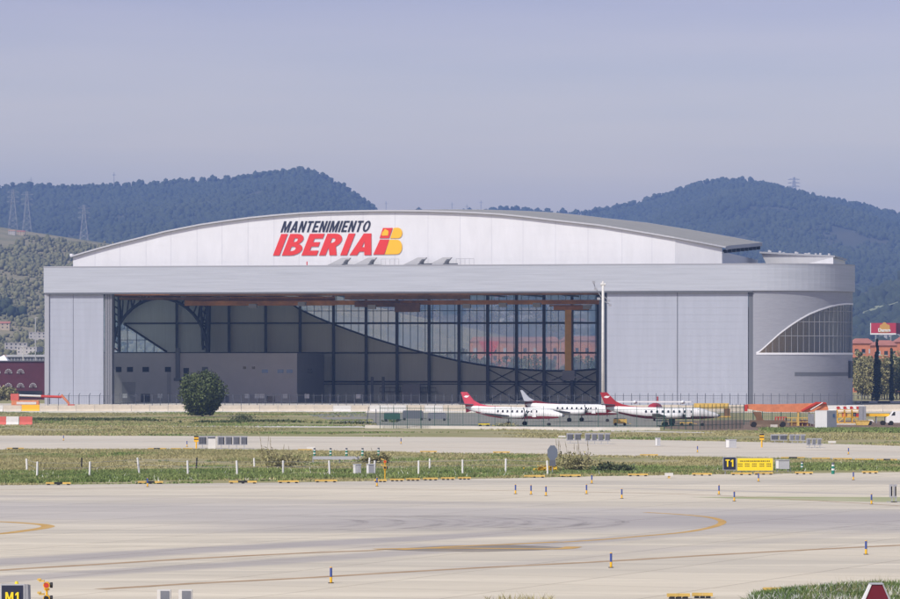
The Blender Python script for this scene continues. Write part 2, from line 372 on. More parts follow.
S.cycles.max_bounces = 8; S.cycles.diffuse_bounces = 5; S.cycles.glossy_bounces = 3; S.cycles.transparent_max_bounces = 12; S.cycles.volume_bounces = 0
S.cycles.use_denoising = True

# haze: even air round camera and scene
hz_m = bpy.data.materials.new('haze_air'); hz_m.use_nodes = True; n_ = hz_m.node_tree
n_.nodes.remove(n_.nodes['Principled BSDF']); pv = n_.nodes.new('ShaderNodeVolumePrincipled')
pv.inputs['Color'].default_value = (.33,.52,1.0,1); pv.inputs['Density'].default_value = 1.22e-4; pv.inputs['Anisotropy'].default_value = 0
n_.links.new(pv.outputs[0], n_.nodes['Material Output'].inputs['Volume'])
hb = MB().bx(-3600,3600,-420,9900,-2,400).build('haze', None); hb.data.materials.append(hz_m); hb.display_type = 'WIRE'
tag(hb, 'thin bluish haze filling the air over the airfield and hills', 'haze', kind='stuff')

# ------------------------------------------------------------------ ground
def struct(o): o['kind'] = 'structure'; return o
def sheet(name, poly, z, m):
    n = len(poly); return struct(MB().add([(x,y,z) for x, y in poly], [tuple(range(n))]).build(name, m))
struct(MB().bx(-3500,3500,-400,9800,-.5,0).build('ground', 'dry'))
def row(P, x0=-500, x1=1400):
    """extend a pixel polyline sideways and return world ground points"""
    (xa,ya),(xb,yb) = P[0], P[1]; (xc,yc),(xd,yd) = P[-2], P[-1]
    Q = [gp(*p) for p in P]
    def ext(a, b, L):
        d = math.hypot(b[0]-a[0], b[1]-a[1]); return (b[0]+(b[0]-a[0])/d*L, b[1]+(b[1]-a[1])/d*L)
    return [ext(Q[1], Q[0], 180)]+Q+[ext(Q[-2], Q[-1], 180)]
T1B = [(-100,449.6),(0,449.7),(200,450.2),(300,451),(450,453.5),(600,456.2),(800,459.3),(900,461.3),(1000,463.5)]
T1T = [(-100,435.3),(0,435.5),(300,436.5),(450,437.3),(600,439),(800,443),(900,446),(1000,449)]
sheet('taxiway', row(T1B)+row(T1T)[::-1], .004, 'conc')
APT = [(-100,485.8),(0,485.3),(150,484),(300,482.5),(450,479.5),(600,476.3),(750,474),(900,472.3),(1000,471.5)]
a = row(APT)
sheet('apron', [(-230,20),(230,20)]+a[::-1], .004, 'apron')
sheet('hangar_apron', [(-260,770),(260,745),(280,888),(-280,940)], .004, 'conc')
sheet('dirt_track', row([(-60,426.3),(160,426.8),(370,427.6),(560,430.5),(700,433),(900,437)])+row([(-60,424.9),(160,425.6),(370,426.4),(560,429.6),(700,432.3),(900,436.4)])[::-1], .004, 'kerb')
sheet('earth_patch', [gp(x,y) for x,y in [(664,428.5),(700,430.5),(800,430),(900,429.5),(1000,429),(1000,421),(900,422),(860,420.5),(740,420),(664,421)]], .006, 'earth')
sheet('parking_apron', [gp(x,y) for x,y in [(380,427),(660,428),(664,413.2),(300,413.2),(330,420)]], .008, 'asph')
# raised edge kerb of the far fence
k = MB()
Kp = [gp(365,428.3),gp(450,429),gp(560,430.3),gp(660,430.6)]
for (xa,ya),(xb,yb) in zip(Kp[:-1], Kp[1:]):
    k.slab([(xa,ya),(xb,yb),(xb,yb+1.2),(xa,ya+1.2)], 0, .42)
tag(k.build('kerb_wall', 'kerb'), 'low pale concrete kerb under the green fence by the aircraft', 'kerb wall')
k = MB()
k2 = [gp(365,426.5), gp(378,426.5)]
# green strip let into the apron
sheet('grass_verge', [gp(x,y) for x,y in [(690,497.3),(760,496.8),(900,497.2),(1000,497.5),(1000,503.4),(900,502.6),(800,500.6),(740,499)]], .008, 'greenstrip')

# painted lines
def stripe(name, P, wid, z, m, closed=False):
    W_ = [Vector((*gp(*p),0)) for p in P]; mb = MB(); n = len(W_); L = []; R = []
    for i in range(n):
        a = W_[max(0,i-1)]; b = W_[min(n-1,i+1)]; d = (b-a).normalized(); q = Vector((-d.y, d.x, 0))*wid/2
        L.append(W_[i]+q); R.append(W_[i]-q)
    mb.v = [(p.x,p.y,z) for p in L+R]; mb.f = [(i, n+i, n+i+1, i+1) for i in range(n-1)]
    return struct(mb.build(name, m))
def smooth(P, n=10):
    out = []
    Q = [P[0]]+P+[P[-1]]
    for i in range(1, len(Q)-2):
        p0,p1,p2,p3 = [np.array(q, float) for q in Q[i-1:i+3]]
        for k in range(n):
            t = k/n; out.append(tuple(.5*((2*p1)+(-p0+p2)*t+(2*p0-5*p1+4*p2-p3)*t*t+(-p0+3*p1-3*p2+p3)*t**3)))
    out.append(P[-1]); return out
stripe('taxi_line', smooth([(-80,577),(0,570.5),(100,564.5),(200,558.5),(300,553.5),(380,550.5)]), .8, .009, 'linef')
stripe('taxi_line', smooth([(100,589.5),(200,583.5),(300,578.5),(400,572.5),(500,567),(600,562),(700,556),(800,550.5),(900,545.5),(1000,541)]), .75, .009, 'linef')
stripe('taxi_line', smooth([(560,542.5),(600,540),(640,536.5),(680,533),(705,529),(719,525),(722,521.5),(712,518),(694,515.8),(670,514),(645,512.6)]), .5, .009, 'linep')
stripe('taxi_line', smooth([(-40,536),(0,534),(25,531),(42,528.5),(48,526.4),(40,524.6),(20,523),(0,522),(-40,521)]), .8, .009, 'linep')
stripe('taxi_line', smooth([(375,549.5),(440,548.5),(510,549),(560,549.2),(574,547)]), .9, .014, 'linep')
stripe('taxi_line', smooth([(400,550),(470,546),(510,544.5),(560,542)]), .7, .011, 'linep')
stripe('taxi_line', smooth([(640,541),(560,552.6),(500,551.8)]), .01, .0115, 'linep')
stripe('expansion_line', smooth([(0,490),(200,487.5),(450,490),(700,495),(900,506)]), .35, .009, 'linef').hide_render = False
sheet('painted_diamond', [gp(*p) for p in [(378,550),(440,546.2),(500,544.6),(540,546.5),(575,548),(540,550.5),(480,552.3),(420,551.5)]], .0075, 'linek')
for P in ([(0,440.5),(200,441.2),(420,443.2),(640,446.4),(900,452.2)], [(300,446.5),(420,447.2),(560,449.5)]):
    stripe('taxi_line', P, .35, .009, 'linef')

# tyre marks: translucent dark rubber sheets curving over the apron
tm = bpy.data.materials.new('tyre_rubber'); tm.use_nodes = True; n_ = tm.node_tree; b_ = n_.nodes['Principled BSDF']
b_.inputs['Base Color'].default_value = (.12,.11,.11,1); b_.inputs['Roughness'].default_value = .9
nz = n_.nodes.new('ShaderNodeTexNoise'); nz.inputs['Scale'].default_value = .3; rr = n_.nodes.new('ShaderNodeMapRange')
rr.inputs['From Min'].default_value = .35; rr.inputs['From Max'].default_value = .7; rr.inputs['To Max'].default_value = .15
g_ = n_.nodes.new('ShaderNodeNewGeometry'); n_.links.new(g_.outputs['Position'], nz.inputs['Vector'])
n_.links.new(nz.outputs['Fac'], rr.inputs['Value']); n_.links.new(rr.outputs[0], b_.inputs['Alpha']); M['tyre'] = tm
allt = MB()
def arcmark(mb, P, wid, z):
    W_ = [Vector((*gp(*p),0)) for p in smooth(P, 6)]; n = len(W_); L = []; R = []
    for i in range(n):
        a = W_[max(0,i-1)]; b = W_[min(n-1,i+1)]; d = (b-a).normalized(); q = Vector((-d.y, d.x, 0))*wid/2
        L.append(W_[i]+q); R.append(W_[i]-q)
    mb.add([(p.x,p.y,z) for p in L+R], [(i, n+i, n+i+1, i+1) for i in range(n-1)])
zz = .016
for cx in (352,392,432,455,478,498,520,545,575,612):
    for o in (0, 6):
        zz += .0012; w_ = random.uniform(.3,.8)
        arcmark(allt, [(cx-110+o,515+o*.3),(cx-50+o,517),(cx+o,520.5),(cx+6+o,524),(cx-20+o,528),(cx-90+o,531.5)], w_, zz)
for P in ([(0,546),(200,541),(420,536)], [(0,554),(250,543),(560,541),(900,528)], [(-20,500),(200,503),(500,500)], [(560,514),(750,519),(900,526)],
          [(640,505),(760,508),(900,511)], [(0,574),(150,566),(330,553)],[(500,524),(700,535),(900,524)]):
    for o in (0, 2.6, 4.4):
        zz += .0012; arcmark(allt, [(x, y+o) for x, y in P], random.uniform(.3,.7), zz)
struct(allt.build('tyre_marks', 'tyre'))

# ------------------------------------------------------------------ hills
def hill(name, prof, Yr, Yf, m, seed, back=2600, amp=18, nx=260, ny=60, xr=(-1500,1500)):
    X = np.linspace(xr[0], xr[1], nx); Y = np.linspace(Yf, Yr+back, ny)
    XX, YY = np.meshgrid(X, Y)
    Z = hill_z(XX, YY, prof, Yr, Yf, back, amp, seed)
    V = np.stack([XX.ravel(), YY.ravel(), Z.ravel()], 1)
    i = np.arange(ny-1)[:,None]*nx+np.arange(nx-1)[None,:]
    Fc = np.stack([i, i+1, i+nx+1, i+nx], -1).reshape(-1,4)
    return struct(np_mesh(name, V, Fc, m, smooth=True))
def hill_z(X, Y, prof, Yr, Yf, back, amp, seed):
    xs = np.array([p[0] for p in prof]); ys = np.array([p[1] for p in prof])
    px = 450+F*X/Yr; zr = CAMZ+(HY-np.interp(px, xs, ys)-(3 if Yr > 5500 else 1))*Yr/F
    t = (Y-Yf)/(Yr-Yf); up = np.clip(t,0,1)**1.15
    dn = np.clip((Yr+back-Y)/back, 0, 1); dn = dn*dn*(3-2*dn)
    g = (fbm(X/260, Y/420, seed, 4)-.47)*2
    e = np.clip(t,0,1)*np.clip((1.0-t)*3,0,1)
    z = zr*np.where(t < 1, up, dn)+g*amp*4*e
    return np.where(t <= 0.001, -1., z)
HL = dict(prof=[(-1500,260),(-600,215),(-200,196),(0,190),(30,187),(60,189),(100,188),(150,185.5),(200,182),(250,178),(280,173),(300,171.5),(318,175),(335,183),(350,193),(372,209),(400,222),(460,240),(700,300),(1500,350)],
          Yr=6000, Yf=3000, back=2400, amp=16, seed=3)
HR = dict(prof=[(-1500,300),(0,250),(300,218),(380,212.5),(450,212),(500,210),(530,211.5),(560,213.5),(590,212),(610,209.5),(640,203.5),(660,197),(680,190.5),(700,184.5),(725,180.5),(745,181.5),(765,185),(785,189),(800,195),(830,201),(860,206),(900,216),(960,226),(1100,240),(1600,290)],
          Yr=6600, Yf=3300, back=2400, amp=18, seed=9)
HN = dict(prof=[(-1500,270),(-400,205),(-100,212),(0,226),(45,233),(85,239),(115,243.5),(160,252),(220,266),(300,285),(400,312),(520,338),(700,352),(1600,356)],
          Yr=3000, Yf=1750, back=1000, amp=7, seed=21)
HQ = dict(prof=[(-1500,356),(500,356),(650,345),(760,325),(840,301),(870,290),(900,284),(960,274),(1100,262),(1600,300)],
          Yr=3700, Yf=2250, back=1300, amp=7, seed=33)
def hz_(h, X, Y): return hill_z(np.asarray(X,float), np.asarray(Y,float), h['prof'], h['Yr'], h['Yf'], h['back'], h['amp'], h['seed'])
hill('hills', m='hillg', **HL); hill('hills', m='hillg', **HR); hill('hills', m='scrubg', nx=520, ny=170, **HN); hill('hills', m='hillg', **HQ)

# forest canopy as one mass per hill
ph = (1+5**.5)/2
ICO = np.array([(-1,ph,0),(1,ph,0),(-1,-ph,0),(1,-ph,0),(0,-1,ph),(0,1,ph),(0,-1,-ph),(0,1,-ph),(ph,0,-1),(ph,0,1),(-ph,0,-1),(-ph,0,1)], float)
ICO /= np.linalg.norm(ICO[0])
ICF = np.array([(0,11,5),(0,5,1),(0,1,7),(0,7,10),(0,10,11),(1,5,9),(5,11,4),(11,10,2),(10,7,6),(7,1,8),(3,9,4),(3,4,2),(3,2,6),(3,6,8),(3,8,9),(4,9,5),(2,4,11),(6,2,10),(8,6,7),(9,8,1)])
def blobs(name, P, R, H, m, label, cat, sink=.3):
    n = len(P); jit = 1+RNG.uniform(-.28,.28,(n,12,1))
    V = ICO[None]*jit; V = V*np.stack([R,R,H],1)[:,None,:]; V = V+P[:,None,:]; V[:,:,2] += (H*(1-sink))[:,None]
    Fc = (ICF[None]+(np.arange(n)*12)[:,None,None]).reshape(-1,3)
    return tag(np_mesh(name, V.reshape(-1,3), Fc, m), label, cat, kind='stuff')
def forest(h, n, pxr, tr, r, label, name='forest', m='hillf', thr=None, seed=1):
    px = RNG.uniform(pxr[0], pxr[1], n*2); t = RNG.uniform(tr[0], tr[1], n*2)**.85
    Y = h['Yf']+(h['Yr']-h['Yf'])*t; X = (px-450)*Y/F
    if thr is not None:
        q = fbm(X/90, Y/160, seed); k = q > thr+RNG.uniform(-.06,.06,len(q)); X = X[k]; Y = Y[k]
    X = X[:n]; Y = Y[:n]; Z = hz_(h, X, Y); R = np.clip(RNG.lognormal(-.12,.34,len(X)),.45,2.1)*r
    return blobs(name, np.stack([X,Y,Z],1), R, R*RNG.uniform(.8,1.5,len(X)), m, label, 'forest')
forest(HL, 62000, (-60,480), (.28,1.03), 2.7, 'dark pine forest covering the long left hill', thr=.33, seed=41)
forest(HR, 105000, (280,960), (.05,1.03), 2.7, 'dark pine forest covering the rounded right hill', thr=.33, seed=52)
forest(HN, 8000, (-60,330), (.1,1.02), 1.15, 'scattered scrub on the dry low hill at far left', 'scrubland', 'hills', .54, 5)
forest(HN, 3600, (-40,200), (.10,.50), 2.1, 'dark tree patches on the dry low hill at far left', 'woodland', 'hillf', .60, 15)
forest(HQ, 10000, (480,960), (.15,1.02), 3.8, 'woods on the low slope beyond the billboard', 'woodland', 'hillf', .40, 7)
# trees standing out on the skyline
def skyline(h, n, pxr, label):
    px = RNG.uniform(pxr[0], pxr[1], n); Y = np.full(n, h['Yr'])+RNG.uniform(-20,20,n); X = (px-450)*h['Yr']/F
    R = RNG.uniform(1.8,4.2,n); Z = hz_(h, X, Y)+RNG.uniform(2,7,n)
    blobs('ridge_trees', np.stack([X,Y,Z],1), R, R*RNG.uniform(.8,1.4,n), 'hillf', label, 'forest')
skyline(HL, 420, (-30,380), 'uneven line of pines on the left skyline')
skyline(HR, 520, (500,940), 'uneven line of pines on the right skyline')

# pale track and field on the right slope
sheet_pts = []
for px, t in ((862,.80),(905,.80),(940,.88),(905,.93),(858,.9)):
    Y = HQ['Yf']+(HQ['Yr']-HQ['Yf'])*t; X = (px-450)*Y/F; sheet_pts.append((X, Y, float(hz_(HQ, X, Y))+1.5))
struct(MB().add(sheet_pts, [tuple(range(5))]).build('field', 'field'))

# ------------------------------------------------------------------ houses of the town
def house(w, d, h, wallm, roofm, flat=False, nwin=3, storeys=2):
    root = thing('house', 'pale house', 'house')
    MB().bx(-w/2,w/2,-d/2,d/2,-6,h).build('wall', wallm, root)
    if flat: MB().bx(-w/2-.3,w/2+.3,-d/2-.3,d/2+.3,h,h+.5).build('roof', roofm, root)
    else:
        MB().add([(-w/2-.4,-d/2-.4,h),(w/2+.4,-d/2-.4,h),(w/2+.4,d/2+.4,h),(-w/2-.4,d/2+.4,h),(-w/2-.4,0,h+d*.22),(w/2+.4,0,h+d*.22)],
                 [(0,1,5,4),(2,3,4,5),(0,4,3),(1,2,5),(3,2,1,0)]).build('roof', roofm, root)
    for s in range(storeys):
        for i in range(nwin):
            x = -w/2+(i+.5)*w/nwin; z = (s+.45)*h/storeys
            MB().bx(x-.6,x+.6,-d/2-.06,-d/2+.02,z,z+1.3).build('window', 'winddk', root)
    return root
protos = [house(12,9,6.5,'render','tileo'), house(20,11,9,'render','render',True,5,3), house(14,9,6,'renderc','tile'),
          house(34,14,7,'render','trimw',True,6,2), house(16,10,12,'renderc','tileo',False,4,4)]
def place_house(i, kind, px, h, t=None, Y=None, rz=None, label=None, group=None):
    if h is not None:
        Y = h['Yf']+(h['Yr']-h['Yf'])*t; X = (px-450)*Y/F; z = float(hz_(h, X, Y))
    else: X = (px-450)*Y/F; z = max(0., float(hz_(HN, X, Y)) if px < 300 else float(hz_(HQ, X, Y)))
    o = dup(protos[kind], (X,Y,z), rz if rz is not None else random.uniform(-.5,.5))
    o['label'] = label; o.scale = (.42,)*3 if (h is HN and t > .9) else (.56,.56,.56) if (h is HN or (h is None and px < 300)) else (.85,.85,1.35) if h is HQ else (1,1,1)
    if group: o['group'] = group
    return o
# left town (rows 330-352)
n = 0
for Yd in (1800, 1850):
    for k_ in range(3):
        px = -6+k_*20+random.uniform(-4,4)
        place_house(0, random.choice((0,1,3,1,2)), px, None, Y=Yd+random.uniform(-30,30), label='small pale town building at the foot of the left hill', group='pale buildings at the foot of the left hill'); n += 1
for px, t in ((16,.2),(30,.17),(10,.12),(36,.12)):
    place_house(0, random.choice((0,1,2)), px, HN, t, label='small pale town building at the foot of the left hill', group='pale buildings at the foot of the left hill')
for px, t, k_, lb in ((12,.93,0,'small pale house near the top of the dry left hill, leftmost of two'),(21,.94,2,'small reddish house near the top of the dry left hill, right of its neighbour'),
                      (3,.36,2,'cream house with red roof at the left edge below the scrub slope'),(40,.31,1,'white block half hidden behind the left end of the hangar')):
    place_house(0, k_, px, HN, t, rz=0, label=lb)
# town seen through the rear glazing
for i in range(90):
    px = random.uniform(300,604); t = random.uniform(.03,.42)
    place_house(0, random.choice((0,1,1,3,2)), px, HR, t, label='small pale house on the slope seen through the hangar glazing', group='houses on the slope seen through the hangar glazing')
for i in range(14):
    px = random.uniform(104,170); place_house(0, random.choice((0,1,3,2)), px, HN, random.uniform(.0,.22), label='small pale house seen through the triangular window of the hangar', group='houses seen through the triangular window')
# right side
for px, t, k_, lb in ((860,.34,0,'pale house low on the right slope beside the hangar'),(892,.42,1,'white block of flats on the right slope above the billboard'),
                      (866,.12,3,'long white building behind the brick blocks, left of the billboard')):
    place_house(0, k_, px, HQ, t, rz=0, label=lb)
for i, px in enumerate((857,866,872,880,888,896,905)):
    place_house(0, (1,0,3,0,1,3,0)[i], px, None, Y=2050+i*40, label='small white building between the brick blocks and the right slope', group='white buildings behind the brick blocks')
for p in protos:
    for c in list(p.children): bpy.data.objects.remove(c)
    bpy.data.objects.remove(p)

# ------------------------------------------------------------------ pylons and masts
def pylon(px, ytop, ybase, D, arms, label, wid=6, name='electricity_pylon', r=.15):
    X = (px-450)*D/F; z0 = CAMZ-(ybase-HY)*D/F; H = (ybase-ytop)*D/F
    root = thing(name, label, 'pylon', (X, D, z0-2)); mb = MB(); H += 2; wb = wid/2
    def wd(t): return wb*(1-t)**1.3+.6
    L = 7
    for i in range(L):
        t0, t1 = i/L, (i+1)/L; a, b = wd(t0), wd(t1)
        for sx in (-1,1):
            for sy in (-1,1): mb.tube((sx*a,sy*a,t0*H),(sx*b,sy*b,t1*H),r,4)
        mb.tube((-a,-a,t0*H),(b,-b,t1*H),r*.6,4); mb.tube((a,-a,t0*H),(-b,-b,t1*H),r*.6,4)
        mb.tube((-b,-b,t1*H),(b,-b,t1*H),r*.6,4)
    mb.build('lattice_tower', 'galv', root)
    for a in arms:
        am = MB(); L_ = wid*.75
        am.tube((-L_,0,a*H),(L_,0,a*H),r*.8,4).tube((-L_,0,a*H),(0,0,a*H+2.5),r*.5,4).tube((L_,0,a*H),(0,0,a*H+2.5),r*.5,4)
        am.build('cross_arm', 'galv', root)
    return root
pylon(13,190,227,3040,(.7,.82,.94),'leftmost lattice pylon standing on the left hill slope')
pylon(27,192,231,3030,(.7,.82,.94),'second lattice pylon on the left slope, just right of the leftmost')
pylon(84,205,242,3020,(.68,.8,.92),'lattice pylon on the left slope above the roof end of the hangar')
pylon(794,177,199,6540,(.6,.75,.9),'lattice pylon on the skyline of the right hill', 13, r=.6)
for i, (px, yt, yb, D, lb) in enumerate(((114,172,187,5990,'thin mast on the left skyline above the pylon'),(31,177,188,5990,'thin mast at the far left end of the skyline'),
        (386,201,215,6590,'thin mast just right of where the left hill ends'),(452,202,216,6590,'thin mast on the low skyline over the roof centre'),(467,204,216,6590,'shorter thin mast between two others over the roof'),
        (481,200,216,6590,'thin mast on the low skyline, right of the shorter one'))):
    X = (px-450)*D/F; z0 = CAMZ-(yb-HY)*D/F; z1 = CAMZ-(yt-HY)*D/F
    r_ = thing('radio_mast', lb, 'mast', (X,D,z0-3))
    MB().tube((0,0,0),(0,0,z1-z0+3),.7,6,.4).build('mast_pole','galv',r_); MB().tube((-3,0,z1-z0-1),(3,0,z1-z0-1),.35,4).build('antenna','galv',r_)

# ------------------------------------------------------------------ HANGAR
TH = math.radians(10.5); HC, HS = math.cos(TH), math.sin(TH); Y0 = 890.0
H = thing('aircraft_hangar', 'huge grey and white arched aircraft hangar with its doors slid open', 'hangar', (0,Y0,0), -TH)
def hu(px, v):
    k = (px-450)/F; return (k*(Y0+v*HC)-v*HS)/(HC+k*HS)
def hY(u, v): return Y0-u*HS+v*HC
def hz(py, u, v): return CAMZ-(py-HY)*hY(u,v)/F
def hp(px, py, v):
    u = hu(px, v); return (u, hz(py, u, v))
def pxof(u, v): return 450+F*(u*HC+v*HS)/hY(u,v)

ZB, ZT = 25.25, 31.0        # band bottom / top
u0 = hu(44,0)+.56; u1 = hu(753,0); AMAX = math.radians(122)
# radius of the round corner so that its silhouette falls at px 855
def silh(R): return max(pxof(u1+R*math.sin(a), R*(1-math.cos(a))) for a in np.linspace(0,AMAX,80))
R = 20.
for _ in range(60): R += (855-(silh(R)+.5*F/880))*.1
def plan(off, n=28):
    """outline of the building front, left side to right side, at an outward offset"""
    P = [(hu(100,84)-off, 84), (u0-off, -off)]
    for i in range(n+1):
        a = AMAX*i/n; P.append((u1+(R+off)*math.sin(a), R-(R+off)*math.cos(a)))
    P.append((u1+R-9+off, 84)); return P
# fascia band
mb = MB(); A = plan(.5); B = plan(.1)
n = len(A)
mb.add([(x,y,ZB) for x,y in A]+[(x,y,ZT) for x,y in A], [(i,i+1,n+i+1,n+i) for i in range(n-1)])
mb.add([(x,y,ZT) for x,y in A]+[(x,y,ZT) for x,y in B], [(i,i+1,n+i+1,n+i) for i in range(n-1)])
mb.add([(x,y,ZB) for x,y in B]+[(x,y,ZB) for x,y in A], [(i,i+1,n+i+1,n+i) for i in range(n-1)])
mb.add([(x,y,ZT) for x,y in B]+[(x,y,ZB) for x,y in B], [(i,i+1,n+i+1,n+i) for i in range(n-1)])
mb.build('facade_band', 'band', H)
tmb = MB(); A2 = plan(.56)
tmb.add([(x,y,ZT+.003) for x,y in A2]+[(x,y,ZT+.25) for x,y in A2]+[(x,y,ZT+.25) for x,y in B], [(i,i+1,n+i+1,n+i) for i in range(n-1)]+[(n+i,n+i+1,2*n+i+1,2*n+i) for i in range(n-1)])
tmb.build('band_coping', 'trimg', H)
# flat roof behind the band
P = plan(.05); MB().slab(P, 30.0, 30.4).build('flat_roof', 'roof', H)
MB().slab(plan(-.3), 26.3, 26.6).build('ceiling', 'ceil', H)
MB().slab(plan(-.2), 0, .03).build('floor_slab', 'floor', H)
# side walls and round corner wall
MB().slab([(u0,.6),(u0+.5,.6),(hu(100,84)+.5,84),(hu(100,84),84)], .03, 12).build('side_wall', 'curve', H)
MB().slab([(u0+.2,.6),(u0+.25,.6),(hu(100,84)+.25,84),(hu(100,84)+.2,84)], 12.01, 26.2).build('added_light_glazing', 'glassd', H)  # invented glazed strip, added to let more daylight into the hangar
WTOP = [(758,353),(764,348),(770,342.5),(780,333.5),(790,326),(800,319.5),(810,314),(820,310),(830,306.8),(838,305),(846,304.2),(860,304.2)]
NA = 60; cw = MB(); gl = MB(); fr = MB(); fr2 = MB()
cols = []
for i in range(NA+1):
    a = AMAX*i/NA; uu, vv = u1+R*math.sin(a), R*(1-math.cos(a)); p = pxof(uu, vv)
    if a > math.radians(76): sill, top = cols[-1][2], cols[-1][3]
    else: sill = hz(353.3, uu, vv); top = hz(interp(p, WTOP), uu, vv) if p >= 758 else sill
    cols.append((uu, vv, sill, max(sill, top), a))
def cst(a, off, z): return (u1+(R+off)*math.sin(a), R-(R+off)*math.cos(a), z)
for c0, c1 in zip(cols[:-1], cols[1:]):
    a0, a1 = c0[4], c1[4]
    for lo0, hi0, lo1, hi1 in ((.0, c0[2], .0, c1[2]), (c0[3], ZB+.3, c1[3], ZB+.3)):
        cw.add([cst(a0,0,lo0),cst(a1,0,lo1),cst(a1,0,hi1),cst(a0,0,hi0),cst(a0,-.4,lo0),cst(a1,-.4,lo1),cst(a1,-.4,hi1),cst(a0,-.4,hi0)],
               [(0,1,2,3),(7,6,5,4),(3,2,6,7),(4,5,1,0)])
    if c1[3] > c1[2]+.01:
        gl.add([cst(a0,-.2,c0[2]),cst(a1,-.2,c1[2]),cst(a1,-.2,c1[3]),cst(a0,-.2,c0[3])], [(0,1,2,3)])
        fr.add([cst(a0,.12,c0[3]-.1),cst(a1,.12,c1[3]-.1),cst(a1,.12,c1[3]+.25),cst(a0,.12,c0[3]+.25)]+[cst(a0,-.2,c0[3]-.1),cst(a1,-.2,c1[3]-.1),cst(a1,-.2,c1[3]+.25),cst(a0,-.2,c0[3]+.25)], [(0,1,2,3),(3,2,6,7),(4,5,1,0)])
        fr.add([cst(a0,.1,c0[2]-.3),cst(a1,.1,c1[2]-.3),cst(a1,.1,c1[2]+.12),cst(a0,.1,c0[2]+.12)]+[cst(a0,-.2,c0[2]-.3),cst(a1,-.2,c1[2]-.3),cst(a1,-.2,c1[2]+.12),cst(a0,-.2,c0[2]+.12)], [(0,1,2,3),(3,2,6,7),(4,5,1,0)])
ue, ve = u1+R*math.sin(AMAX), R-R*math.cos(AMAX); cw.slab([(ue,ve),(u1+R-9,84),(u1+R-9.4,84),(ue-.4,ve)], 0, 26.2)
cw.build('curved_wall', 'curve', H)
glo = gl.build('curved_window', 'glassc', H)
fr.build('window_frame', 'trimw', glo)
mu = MB()
for p_ in range(2, NA, 2):
    uu, vv, s_, t_, a = cols[p_]
    if t_ > s_+.4: mu.bx(-.09,.09,-.12,.12,s_,t_).rot(0) if False else mu.tube(cst(a,-.1,s_), cst(a,-.1,t_), .045, 4)
mu.build('mullion', 'trimg', glo); mu = MB()
for zr_ in (hz(336,u1+15,8), hz(322,u1+15,8), hz(311,u1+15,8)):
    for c0, c1 in zip(cols[:-1], cols[1:]):
        if c0[3] > zr_ and c1[3] > zr_: mu.tube(cst(c0[4],-.1,zr_), cst(c1[4],-.1,zr_), .05, 4)
mu.build('transom', 'trimg', glo)
# things glimpsed behind the corner glass: an inner partition and stairs
ip = MB()
for i in range(7):
    uu = u1+2+i*2.6; ip.bx(uu, uu+.5, R*.75, R*.75+.5, .03, 25)
ip.build('inner_column', 'steel', H)
MB().bx(u1-4, u1+R-1, R*1.2, R*1.2+.3, .03, 22).build('inner_partition', 'jamb', H)
MB().bx(u1+R-5, u1+R-3, R*.9, R*.9+1.5, 12, 21).build('inner_cladding_panel', 'renderc', H)
# louvre slot and side hood
lv = MB()
sl_ = [c for c in cols if 794 <= pxof(c[0],c[1]) <= 850 and c[4] < math.radians(80)]
for c0, c1 in zip(sl_[:-1], sl_[1:]):
    z0 = hz(376,c0[0],c0[1]); z1 = hz(372.3,c0[0],c0[1])
    lv.add([cst(c0[4],.04,z0),cst(c1[4],.04,z0),cst(c1[4],.04,z1),cst(c0[4],.04,z1)], [(0,1,2,3)])
lv.build('louvre_slot', 'jamb', H)
hd = MB(); aa = math.radians(77)
for da in (0,):
    hd.add([cst(aa,.0,6.0),cst(aa+.10,.0,6.0),cst(aa+.10,.0,9.8),cst(aa,.0,9.8),cst(aa,.5,6.0),cst(aa+.10,.5,6.0),cst(aa+.10,.5,9.8),cst(aa,.5,9.8)],
           [(4,5,6,7),(0,4,7,3),(1,2,6,5),(3,7,6,2),(0,1,5,4)])
hd.build('wall_hood', 'steel', H)

# doors
def door(xa, xb, v, lb):
    a, b = hu(xa, v), hu(xb, v)
    d = MB().bx(a, b, v, v+.5, .05, ZB+.2).build('door_panel', 'door', H); d['label'] = lb
    e = MB()
    for z in np.arange(1.6, 24.6, 1.53): e.bx(a+.05, b-.05, v-.015, v-.001, z, z+.03)
    e.build('panel_seam', 'trimg', d)
door(49.5,73,.3,'leftmost narrow pale sliding door panel'); door(73.4,103.4,.32,'second pale sliding door panel on the left')
door(607,677,.3,'wide pale sliding door panel beside the open bay'); door(677.6,748,.3,'wide pale sliding door panel next to the round corner')
MB().bx(hu(677,.2), hu(677.7,.2), .25, .7, .04, ZB).build('door_gap', 'jamb', H)
MB().bx(hu(44.6,0), hu(49,0), -.05, .6, 0, ZB).build('corner_pier', 'trimg', H)
MB().bx(hu(748.6,0), hu(753.2,0), .35, .9, 0, ZB).build('door_jamb', 'jamb', H)
jm = MB(); a = hu(104,0); b = hu(111.5,0); jm.bx(a, b, .6, 2.4, 0, ZB)
jm.build('door_jamb', 'jamb', H)
jg = MB()
for i in range(5): x = a+.15+i*(b-a)/5; jg.bx(x, x+.12, .45, .6, 0, ZB-.05)
jg.build('guide_rail', 'trimg', H)
a = hu(598.5,0); b = hu(607,.3); MB().bx(a, b-.05, .9, 3.4, 0, ZB).build('door_jamb', 'steel', H)
MB().bx(u0, u1, -.42, -.06, ZB-.35, ZB-.003).build('door_track', 'jamb', H)

